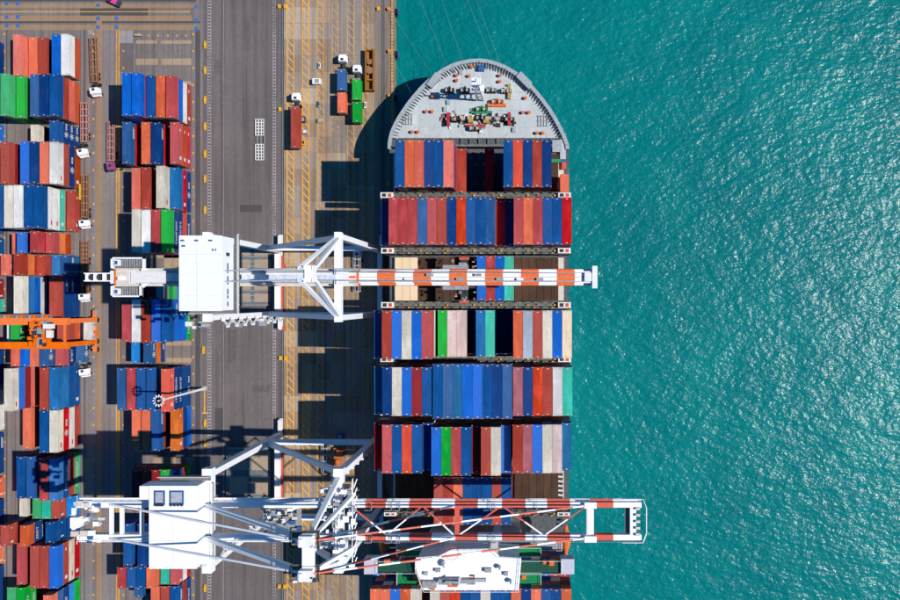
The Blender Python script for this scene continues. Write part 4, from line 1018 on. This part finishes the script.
# machinery house of the lower crane
hx0, hx1, hy0, hy1 = X(149, 59), X(197, 59), Y(569, 59), Y(486, 59)
m = MB(); m.box(hx0+.1, hy0+.1, 53.9, hx1-.1, hy1-.1, 58.8); m.box(hx0, hy0, 58.8, hx1, hy1, 59.0); m.box(X(139,59), Y(500,59), 53.9, hx0+.1, hy1-.1, 58.8); house = m.build('machinery_house', WHITE, c2)
m = MB(); k = X(173,59); m.box(k-.03, hy0, 59.0, k+.03, Y(512,59), 59.04)
for py in (511.5, 541): m.box(hx0, Y(py,59), 59.0, hx1, Y(py,59)+.06, 59.05)
m.build('roof_seams', flat('seam_grey', (.5,.5,.54,1)), house)
for x0, x1 in ((154.8,165.2),(170.3,184)):
    xa, xb_ = X(x0,59), X(x1,59); ya, yb2 = Y(505,59), Y(490.5,59)
    m = MB(); m.box(xa, ya, 59.0, xb_, yb2, 59.35, 0); m.box(xa+.3, ya+.6, 59.35, xb_-.3, yb2-.3, 59.42, 1)
    for i in range(4): m.cbox((xa+.35+i*(xb_-xa-.7)/3, ya+.1, 59.4), (.32,.6,.5), 2)
    m.build('roof_skylight', [BLUEP, flat('skylight', (.45,.45,.5,1), .3), DARKS], house, bevel=.02)
m = MB(); m.box(hx1, hy0+.5, 53.6, hx1+1.6, hy1-.5, 53.85, 0); m.rail([(hx1+1.6, hy0+.5, 53.85), (hx1+1.6, hy1-.5, 53.85)], 1.1, .05, 1); m.rail([(hx0, hy1+1.0, 54.2),(hx1+1, hy1+1.0, 54.2)], 1.1, .05, 1); m.box(hx0, hy1, 53.9, hx1+1, hy1+1.1, 54.1, 0); m.rail([(hx0-1, hy0-.8, 54.2),(hx1+.4, hy0-.8, 54.2)], 1.1, .05, 1); m.rail([(hx0-1, hy0-.8, 54.2),(hx0-1, hy1, 54.2)], 1.1, .05, 1); m.box(hx0-1, hy0-.8, 53.9, hx0, hy1-4, 54.1, 0)
m.build('house_walkway', [GRAT, WHITE], c2)
for px in (110, 120.5, 140.5):
    MB().box(X(px,54)-.35, Yd-gs+.66, ZG+.9, X(px,54)+.35, Yd+gs-.66, ZG+1.7).build('girder_tie', WHITE, c2)
MB().box(X(73,53), Yd-3.0, ZG+.8, X(76,53), Yd+3, ZG+1.6).build('girder_tie', WHITE, c2)
# rear end machinery
m = MB()
for i in range(46):
    px = rp.uniform(72, 100); sy = rp.choice([-1, 1, 0])*gs+rp.uniform(-1.2,1.2)
    m.cbox((X(px,54), Yd+sy*(.95 if abs(sy) > 2 else 1), ZG+1.2+rp.uniform(0,1.2)), (rp.uniform(.4,1.8), rp.uniform(.3,1.2), rp.uniform(.3,1)), rp.choice([0,0,1,2,3]))
m.cbox((X(77.5,54), Yd, ZG+2.4), (1.9,2.4,1.8), 0)
m.build('winch_machinery', [WHITE, GREYS, CREAM, BLUEP], c2)
# trolley near the seaside legs
m = MB(); tx = X(282, 52)
m.box(X(262,52), Yd-gs+.8, ZG-1.2, X(300,52), Yd+gs-.8, ZG-.8, 1)
for i in range(70): m.cbox((X(rp.uniform(263,300),52), Yd+rp.uniform(-2.7,2.9), ZG-.6+rp.uniform(0,.8)), (rp.uniform(.3,1.4), rp.uniform(.3,1.2), rp.uniform(.3,1)), rp.choice([0,1,1,2,3,4]))
m.build('trolley', [WHITE, GREYS, DARKS, CREAM, BLUEP], c2)
m = MB(); x0, x1 = X(305,54), X(328,54); m.box(x0, Yd-7.6, ZG-2.5, x1, Yd-5.4, ZG-2.3, 1); m.cbox((X(312,50), Yd-6.6, ZG-1.4), (3.0,2.2,2.0), 0); m.cbox((X(322,50), Yd-6.6, ZG-1.6), (4.5,1.6,1.2), 2); m.cbox((X(341,50), Yd-6.5, ZG-3), (2.2,3.2,3.0), 0); m.box(X(341,50)-.7, Yd-7.3, ZG-1.5, X(341,50)+.5, Yd-5.6, ZG-1.4, 3)
m.build('operator_cab', [WHITE, GRAT, CREAM, GLASS], c2)
m = MB(); ladder_tower(m, XS-2.4, yn-3.0, 4, 52); ladder_tower(m, XL+2.2, ysn+2.0, 4, 52); m.build('stair_tower', WHITED, c2)
m = MB()
for i in range(60):
    s_ = rp.random(); x = XS+rp.uniform(-3,4); y = Yd+rp.uniform(-11,9)
    m.cbox((x, y, ZG+2+rp.uniform(0,2.5)), (rp.uniform(.3,1.6), rp.uniform(.3,1.6), rp.uniform(.2,.9)), rp.choice([0,0,1,2]))
m.build('hoist_gear', [WHITE, GREYS, DARKS], c2)
for dx in (-1.4, 2.4):
    m = MB(); y = Yd-10
    while y < Yd+9.5: m.beam((XS+dx+1.5, y, ZG+2.8), (XS+dx+2.2, y+2, ZG+2.8), .2); y += 2
    m.rail([(XS+dx+1.2, Yd-10, ZG+2), (XS+dx+1.2, Yd+10, ZG+2)], 1.2, .06); m.build('platform_rail', WHITE, c2)
GORANGE = paint('gantry_orange', (.80,.16,.012,1), dirt=.4, rust=.4, fine=1.5)
# ------------------------------------------------------------------ orange yard gantry
rg = thing('yard_gantry', 'orange rubber tyred gantry crane straddling the left yard block', 'gantry crane', (X(99), Y(328), 0))
xr = X(98.5); xl = X(8.5)-4.0; zt = 20.5
ys_ = (Y(321.5, zt), Y(345.5, zt))
for y in ys_:
    MB().box(xl, y-.95, zt-1.4, X(62, zt)+1.5, y+.95, zt).build('girder', GORANGE, rg)
    for x in (xr, xl): MB().beam((x if x < -130 else x, y, 2.2), ((x if x < -130 else X(62, zt)+.8), y, zt-.9), 1.6, 1.3).build('leg', GORANGE, rg)
m = MB(); m.box(xl, ys_[0]+.78, zt-.9, xr-2, ys_[0]+1.9, zt-.75, 1); m.rail([(xl, ys_[0]+1.9, zt-.7), (xr-2, ys_[0]+1.9, zt-.7)], 1.1, .05, 0)
for i in range(26): m.cbox((xl+(xr-xl)*(i+.5)/27, ys_[0]+1.3, zt-.4), (.6,.7,.6), i % 3)
m.build('side_walkway', [GORANGE, GRAT, GREYS], rg)
for x in (xr, xl):
    m = MB(); m.box(x-.45, ys_[1]-3, 1.5, x+.45, ys_[0]+3, 2.3, 0)
    m.cbox((x+.7, ys_[0]+2.4, 1.9), (.7,1.6,1.4), 1)
    m.build('sill_beam', [GORANGE, GREYS], rg)
    for y in (ys_[1]-2.4, ys_[1]+.1, ys_[0]-.1, ys_[0]+2.4):
        w_ = MB().tube((x-.3, y, .75), (x+.3, y, .75), .75, 14); w_.build('wheel', BLACK, rg)
m = MB()
for i in range(18): m.cbox((xr+rp.uniform(-.9,1.0), rp.uniform(ys_[1]-2, ys_[0]+2.4), rp.uniform(2.4,3.6)), (rp.uniform(.3,1), rp.uniform(.3,1.2), rp.uniform(.3,.9)), rp.choice([0,0,1,2]))
m.build('drive_unit', [GORANGE, GREYS, DARKS], rg)
MB().box(X(63.5,zt)-.25, ys_[1], zt-.9, X(63.5,zt)+.25, ys_[0], zt-.4).build('girder_tie', GORANGE, rg)
tx = X(40.5, zt+1)
m = MB(); m.box(tx-2.4, ys_[1]-.4, zt, tx+2.4, ys_[0]+.4, zt+.4, 0)
for i in range(44): m.cbox((tx+rp.uniform(-2.9,2.9), rp.uniform(ys_[1], ys_[0]), zt+.7+rp.uniform(0,.6)), (rp.uniform(.5,1.6), rp.uniform(.4,1.6), rp.uniform(.4,1.3)), rp.choice([0,0,1,2]))
m.box(tx+1.4, ys_[0]-1.9, zt+1.2, tx+4.1, ys_[0]-.6, zt+2.2, 3); m.box(tx+2.0, ys_[0]-4.4, zt+.6, tx+3.4, ys_[0]-2.4, zt+1.8, 3); m.box(tx-3.2, ys_[1]+1.6, zt-2, tx-1.9, ys_[1]+4, zt-.1, 3)
m.build('trolley', [GORANGE, DARKS, GREYS, WHITED], rg)
# ------------------------------------------------------------------ floodlight mast
c = P(205, 388.3)
fm = thing('floodlight_mast', 'tall white high mast floodlight with ring crown beside the road', 'light mast', (c.x, c.y, 0))
MB().tube(c, c+Vector((0,0,29)), .42, 12, r2=.2).build('pole', WHITED, fm)
MB().cbox(c+Vector((0,0,.3)), (1.6,1.6,.6)).build('base', GREYS, fm)
m = MB(); t0 = c+Vector((0,0,28.6))
for i in range(20):
    t = 2*math.pi*i/20; t2 = 2*math.pi*(i+1)/20
    m.beam(t0+Vector((math.cos(t),math.sin(t),0))*1.0, t0+Vector((math.cos(t2),math.sin(t2),0))*1.0, .16)
for i in range(4): t = math.pi*i/2; m.beam(t0, t0+Vector((math.cos(t),math.sin(t),0))*1.0, .12)
m.build('lamp_ring', DARKS, fm)
for i in range(12):
    t = 2*math.pi*i/12; u = Vector((math.cos(t),math.sin(t),0))
    MB().beam(t0+u*.95, t0+u*1.6, .26, .3).build('floodlight', WHITE, fm)
# ------------------------------------------------------------------ trucks and trailers
TYRE = BLACK
def cab_mesh(par, at, rot, mt, L=2.5):
    """tractor unit; nose points to +y before rotation"""
    M = Matrix.Translation(at) @ Matrix.Rotation(rot, 4, 'Z')
    def put(mb): mb.v = [tuple(M @ Vector(v)) for v in mb.v]; return mb
    m = MB(); m.box(-.45, -3.4, .65, .45, 1.0, .95); put(m).build('chassis', DARKS, par)
    for y in (.3, -2.6):
        for x in (-1.05, 1.05): put(MB().tube((x-.17, y, .52), (x+.17, y, .52), .52, 12)).build('wheel', TYRE, par)
    m = MB()
    pts = [(-1.22,-1.3),(1.22,-1.3),(1.22,.9),(1.0,1.15),(-1.0,1.15),(-1.22,.9)]
    m.prism(pts, .8, 1.9); m.add([(-1.22,-1.3,1.9),(1.22,-1.3,1.9),(1.22,.9,1.9),(-1.22,.9,1.9),(-1.1,-1.2,3.05),(1.1,-1.2,3.05),(1.1,.45,3.05),(-1.1,.45,3.05)], [(4,5,6,7),(0,1,5,4),(1,2,6,5),(2,3,7,6),(3,0,4,7)])
    cb = put(m).build('cab', mt, par, bevel=.04)
    put(MB().add([(-1.0,.86,1.98),(1.0,.86,1.98),(.98,.5,2.92),(-.98,.5,2.92)], [(0,1,2,3)])).build('windscreen', GLASS, cb)
    m = MB()
    for sx in (-1, 1): m.box(sx*1.25, .55, 1.9, sx*1.45, .7, 2.5)
    m.box(-.4, -1.0, 3.05, .4, -.3, 3.2); put(m).build('mirrors', DARKS, cb)
def chassis(par, at, rot, L, mt, ribs=True):
    M = Matrix.Translation(at) @ Matrix.Rotation(rot, 4, 'Z')
    def put(mb): mb.v = [tuple(M @ Vector(v)) for v in mb.v]; return mb
    m = MB()
    for x in (-.55, .55): m.box(x-.12, -L/2, .95, x+.12, L/2, 1.3)
    k = 6
    for i in range(k+1): m.box(-1.2, -L/2+i*(L-.4)/k, 1.0, 1.2, -L/2+i*(L-.4)/k+.35, 1.28)
    for x in (-1.2, 1.05): m.box(x, -L/2, 1.05, x+.15, L/2, 1.26)
    put(m).build('frame', mt, par)
    for y in (-L/2+1.2, -L/2+2.5):
        for x in (-1.0, 1.0): put(MB().tube((x-.22, y, .52), (x+.22, y, .52), .52, 12)).build('wheel', TYRE, par)
    m = MB()
    for x in (-.8, .8): m.box(x-.08, L/2-3, .1, x+.08, L/2-2.8, .95)
    put(m).build('landing_leg', GREYS, par)
def truck(px, py, lab, trailer=None, cabpx=None, cabrot=0, cabm=None, rot=0, L=12.3, name='yard_truck', cat='truck', grp='yard trucks'):
    c = P(px, py, 1.2); c.z = 0
    t = thing(name, lab, cat, (c.x, c.y, 0), grp)
    if trailer: chassis(t, c, rot, L, trailer)
    if cabpx: q = P(cabpx[0], cabpx[1], 2.5); q.z = 0; cab_mesh(t, q, cabrot, cabm or WHITE)
    return t
WP = R(180)
truck(93.8, 59.5, 'rusty empty trailer with white cab beside the top of the left block', RUSTY, (94.5, 92), WP+R(8), WHITE, R(2), 13.5)
truck(84.3, 122, 'red empty trailer with white tractor at the second row of left block', PINKST, (81.7, 153.2), WP+R(14), WHITE, 0, 12)
truck(84.8, 196, 'brown empty trailer with yellow side beam and white cab, left truck lane', RUSTY, (83.5, 224.5), WP+R(6), WHITE, 0, 13)
m = MB(); c0 = P(80.3, 184, 1.5); c1_ = P(80.3, 200, 1.5); m.box(c0.x-.2, c1_.y, 1.4, c0.x+.2, c0.y, 1.9)
tag(m.build('yellow_beam', YEL), 'yellow spreader beam lying along the brown empty trailer', 'beam')
truck(84.6, 254, 'brown short trailer partly shaded by the upper crane end', RUSTY, None, 0, None, 0, 8, 'trailer', 'trailer')
truck(84.8, 281, 'trailer and white cab in the shade below the upper crane end', RUSTY, (83, 298), WP+R(4), WHITE, 0, 8)
truck(83, 352, 'white cab truck with blue container left of the orange gantry legs', GREYS, (83.5, 373.3), WP+R(6), WHITE, 0, 7)
container(X(79.6,4), Y(352.5,4), 1.32, 6.06, 'slate blue', 'slate blue container with white side lettering on the truck below the gantry', 'containers on trucks', 'star')
truck(86.5, 331, 'trailer parked under the right end of the orange gantry', GREYS, None, 0, None, 0, 7, 'trailer', 'trailer')
container(X(87.5,4), Y(330,4), 1.32, 6.06, 'off white', 'white container on the trailer under the right end of orange gantry', 'containers on trucks', 'text')
truck(111, 141, 'pink red empty trailer with purple cab beside the right block', PINKST, (109, 166.2), WP-R(80), flat('purple_paint', (.30,.08,.20,1)), 0, 12)
truck(294.5, 127, 'white cab truck carrying a brick red container on the quay apron', GREYS, (295.8, 96), 0, WHITE, 0, 12.6)
container(X(294.9,4.0), Y(127.2,4.0), 1.32, 12.19, 'brick red', 'brick red container on the truck nearest the road on the quay', 'containers on trucks')
truck(341.5, 91, 'white cab truck carrying blue and coral containers on the apron', GREYS, (342.5, 57.5), 0, WHITE, 0, 13.2)
container(X(341.3,4.0), Y(79.9,4.0), 1.32, 6.06, 'slate blue', 'slate blue short container directly behind the white cab on the quay', 'containers on trucks')
container(X(341.5,4.0), Y(102.4,4.0), 1.32, 6.06, 'coral red', 'coral red short container on the back of the middle quay truck', 'containers on trucks')
truck(356.4, 100, 'white cab truck carrying two green containers on the apron', GREYS, (356.8, 68), 0, WHITE, 0, 13.2)
container(X(356.3,4.0), Y(89.4,4.0), 1.32, 6.06, 'green', 'front green short container on the right hand quay truck', 'containers on trucks')
container(X(356.7,4.0), Y(111.8,4.0), 1.32, 6.06, 'green', 'rear green short container on the right hand quay truck', 'containers on trucks')
truck(357, 272, 'dark empty trailer and white cab under the upper crane portal', GREYS, (357.2, 252), 0, WHITE, 0, 12)
truck(325, 455, 'empty grey trailer parked under the lower crane portal', GREYS, None, 0, None, 0, 12, 'trailer', 'trailer')
c = P(340, 457); lm = thing('lashing_machine', 'rusty orange machine standing under the lower crane portal', 'machine', (c.x, c.y, 0))
MB().box(c.x-1.6, c.y-3.0, .3, c.x+1.6, c.y+3.0, 1.5).build('body', RUSTY, lm, bevel=.05)
MB().tube((c.x-.4, c.y-1.2, 1.5), (c.x-.4, c.y-1.2, 2.6), .9, 14).build('drum', ORANGE, lm)
MB().box(c.x-.4, c.y+.6, 1.5, c.x+1.3, c.y+2.6, 2.7).build('cabin', ORANGE, lm, bevel=.05)
for dx in (-1.3, 1.3):
    for dy in (-2.2, 2.2): MB().tube((c.x+dx-.25, c.y+dy, .5), (c.x+dx+.25, c.y+dy, .5), .5, 12).build('wheel', BLACK, lm)
# rusty spreader on the quay
c = P(370.8, 71.5); sp = thing('spreader_frame', 'rusty brown spreader frame with dark coil near the seaside rail', 'spreader', (c.x, c.y, 0))
m = MB(); m.box(c.x-1.25, c.y-6.2, .2, c.x+1.25, c.y+6.2, .5)
for x in (-1.15, 1.15): m.box(c.x+x-.15, c.y-6.3, .5, c.x+x+.15, c.y+6.3, 2.2)
for y in (-6, -3, 0, 3, 6): m.box(c.x-1.0, c.y+y-.2, .5, c.x+1.0, c.y+y+.2, 1.9)
m.build('frame', paint('spreader_rust', (.30,.14,.035,1), dirt=.9, rust=.9, fine=1.6), sp)
m = MB()
for i in range(8): m.tube(c+Vector((0,-.2,2.0+i*.02)), c+Vector((0,-.2,2.2+i*.02)), 1.1-i*.1, 16)
m.tube(c+Vector((0,2.3,1.8)), c+Vector((0,2.3,2.15)), .8, 14); m.build('cable_coil', RUSTY, sp)
# generator boxes and small stuff on the apron
def smallbox(px, py, s, mts, lab, name='equipment_box', cat='box'):
    c = P(px, py); m = MB(); m.cbox(c+Vector((0,0,s[2]/2+.05)), s, 0); m.cbox(c+Vector((s[0]*.1,0,s[2]+.12)), (s[0]*.5,s[1]*.6,.18), 1); m.cbox(c+Vector((0,s[1]*.5+.02,s[2]*.5)), (s[0]*.6,.08,s[2]*.5), 1)
    return tag(m.build(name, mts, bevel=.03), lab, cat)
smallbox(317.8, 82.5, (2.4,1.7,1.7), [WHITED, GREYS], 'pale grey generator box on hatching right of the brick red truck', 'generator')
smallbox(303.5, 120, (1.4,1.9,1.0), [DARKS, GREYS], 'dark equipment box touching the brick red truck on its right')
smallbox(320.5, 121, (1.5,1.3,.8), [GREYS, YEL], 'small grey equipment box on the third hatched lane')
smallbox(305, 132, (1.8,1.3,.9), [GREYS, WHITED], 'light grey pallet box right of the brick red container rear')
smallbox(304, 143, (1.0,1.6,1.0), [YEL, DARKS], 'small yellow machine right of the brick red container rear')
smallbox(319.5, 104.5, (.6,1.9,.8), [GREYS, DARKS], 'narrow grey crate on hatching left of the middle truck')
smallbox(319.8, 66, (.6,1.8,.7), [WHITED, DARKS], 'narrow white crate on hatching left of the blue container')
smallbox(365.5, 105.5, (.6,1.9,.8), [WHITED, DARKS], 'narrow white crate right of the rear green container')
smallbox(340.5, 435.8, (2.2,1.7,1.6), [BLUEP, GREYS], 'small blue box beside the lower crane portal beam')
smallbox(138.8, 35.5, (2.2,.7,.7), [GREYS, YEL], 'small grey jack at the top of the right block slots')
# trusses lying on the road
c = P(260, 139.5); tr = thing('stacked_steelwork', 'stack of pale steel frames lying on the asphalt road', 'steelwork', (c.x, c.y, 0))
for k in range(2):
    cy = c.y+(3.6 if k == 0 else -3.9); m = MB(); x0, x1 = c.x-1.3, c.x+1.3; L = 5.0 if k == 0 else 4.9
    for x in (x0, c.x-.45, c.x+.45, x1-.15): m.box(x, cy-L/2, .1, x+.16, cy+L/2, .55)
    for i in range(6): m.box(x0, cy-L/2+i*(L-.2)/5, .2, x1, cy-L/2+i*(L-.2)/5+.2, .62)
    m.build('frame', [WHITED], tr)
m = MB(); m.box(c.x-.9, c.y-1.8, .1, c.x-.75, c.y+1.4, .5); m.box(c.x+.3, c.y-1.8, .1, c.x+.45, c.y+1.4, .5); m.box(c.x+1.35, c.y-6.4, .1, c.x+1.5, c.y+6.2, .6); m.build('side_bar', GREYS, tr)
# ship hatch covers set down on the road under the cranes
HCV = paint('hatch_cover_paint', (.13,.16,.16,1), dirt=.7, rust=.5)
def road_hatch(x0, y0, x1, y1, lab):
    a = P(x0, y1, .6); b = P(x1, y0, .6); cx_, cy_ = (a.x+b.x)/2, (a.y+b.y)/2
    t = thing('hatch_cover', lab, 'hatch cover', (cx_, cy_, 0), 'hatch covers put down on the road')
    w_, l_ = (b.x-a.x)/2, (b.y-a.y)/2
    MB().box(cx_-w_, cy_-l_, .35, cx_+w_, cy_+l_, 1.0).build('panel', HCV, t, bevel=.05)
    m = MB(); k = 5
    for i in range(k+1):
        y = cy_-l_+.3+i*(2*l_-.6)/k; m.box(cx_-w_+.2, y-.12, 1.0, cx_+w_-.2, y+.12, 1.12)
    m.build('rib', GREYS, t)
    for i in range(2):
        for j in range(2):
            MB().box(cx_-w_+1.0+i*w_*1.0, cy_-l_+1.2+j*l_*.95, 1.0, cx_-w_+.8+(i+.85)*w_*1.0, cy_-l_+.8+(j+.8)*l_*.95, 1.06).build('pale_pad', beige, t)
    for i in (-.72, .72):
        for j in (-.8, 0, .8): MB().tube((cx_+i*w_, cy_+j*l_, 1.0), (cx_+i*w_, cy_+j*l_, 1.2), .3, 10).build('lashing_socket', RED, t)
road_hatch(231.5, 246, 271.5, 272, 'grey green hatch cover on the road north of the upper crane girder')
road_hatch(231.5, 280, 271.5, 306, 'grey green hatch cover on the road south of the upper crane girder')
road_hatch(226.5, 447, 271, 498, 'large grey green hatch cover on the road under the lower crane')
# car at the top edge
c = P(113.5, 1.2, 1); c.z = 0
car = thing('parked_car', 'dark car with pink roof cut by the top edge of the picture', 'car', (c.x, c.y, 0))
M = Matrix.Translation(c) @ Matrix.Rotation(R(65), 4, 'Z')
def put(mb): mb.v = [tuple(M @ Vector(v)) for v in mb.v]; return mb
put(MB().prism([(-.8,-2.2),(.8,-2.2),(.92,-1.8),(.92,1.7),(.7,2.2),(-.7,2.2),(-.92,1.7),(-.92,-1.8)], .35, .95)).build('body', flat('car_dark', (.06,.03,.05,1), .3), car, bevel=.08)
put(MB().add([(-.85,-1.7,.95),(.85,-1.7,.95),(.85,1.0,.95),(-.85,1.0,.95),(-.7,-1.2,1.5),(.7,-1.2,1.5),(.7,.4,1.5),(-.7,.4,1.5)], [(0,1,5,4),(1,2,6,5),(2,3,7,6),(3,0,4,7)])).build('window', GLASS, car)
put(MB().box(-.7,-1.2,1.5,.7,.4,1.54)).build('roof', flat('pink_paint', (.75,.08,.28,1), .4), car)
for x in (-.85, .85):
    for y in (-1.35, 1.35): put(MB().tube((x-.1,y,.33),(x+.1,y,.33),.33,12)).build('wheel', BLACK, car)
# clean helper properties
for o in bpy.data.objects:
    if o.name.split('.')[0] in ('hoist_gear', 'winch_machinery', 'drive_unit', 'leg_equipment', 'side_lettering', 'sheave_blocks', 'deck_seams', 'winch_guards', 'side_deck_lockers', 'side_deck_fittings') and o.parent: o['kind'] = 'stuff'
for o in bpy.data.objects:
    if 'org' in o: del o['org']
print('containers', sum(1 for o in bpy.data.objects if o.name.startswith('shipping_container')))
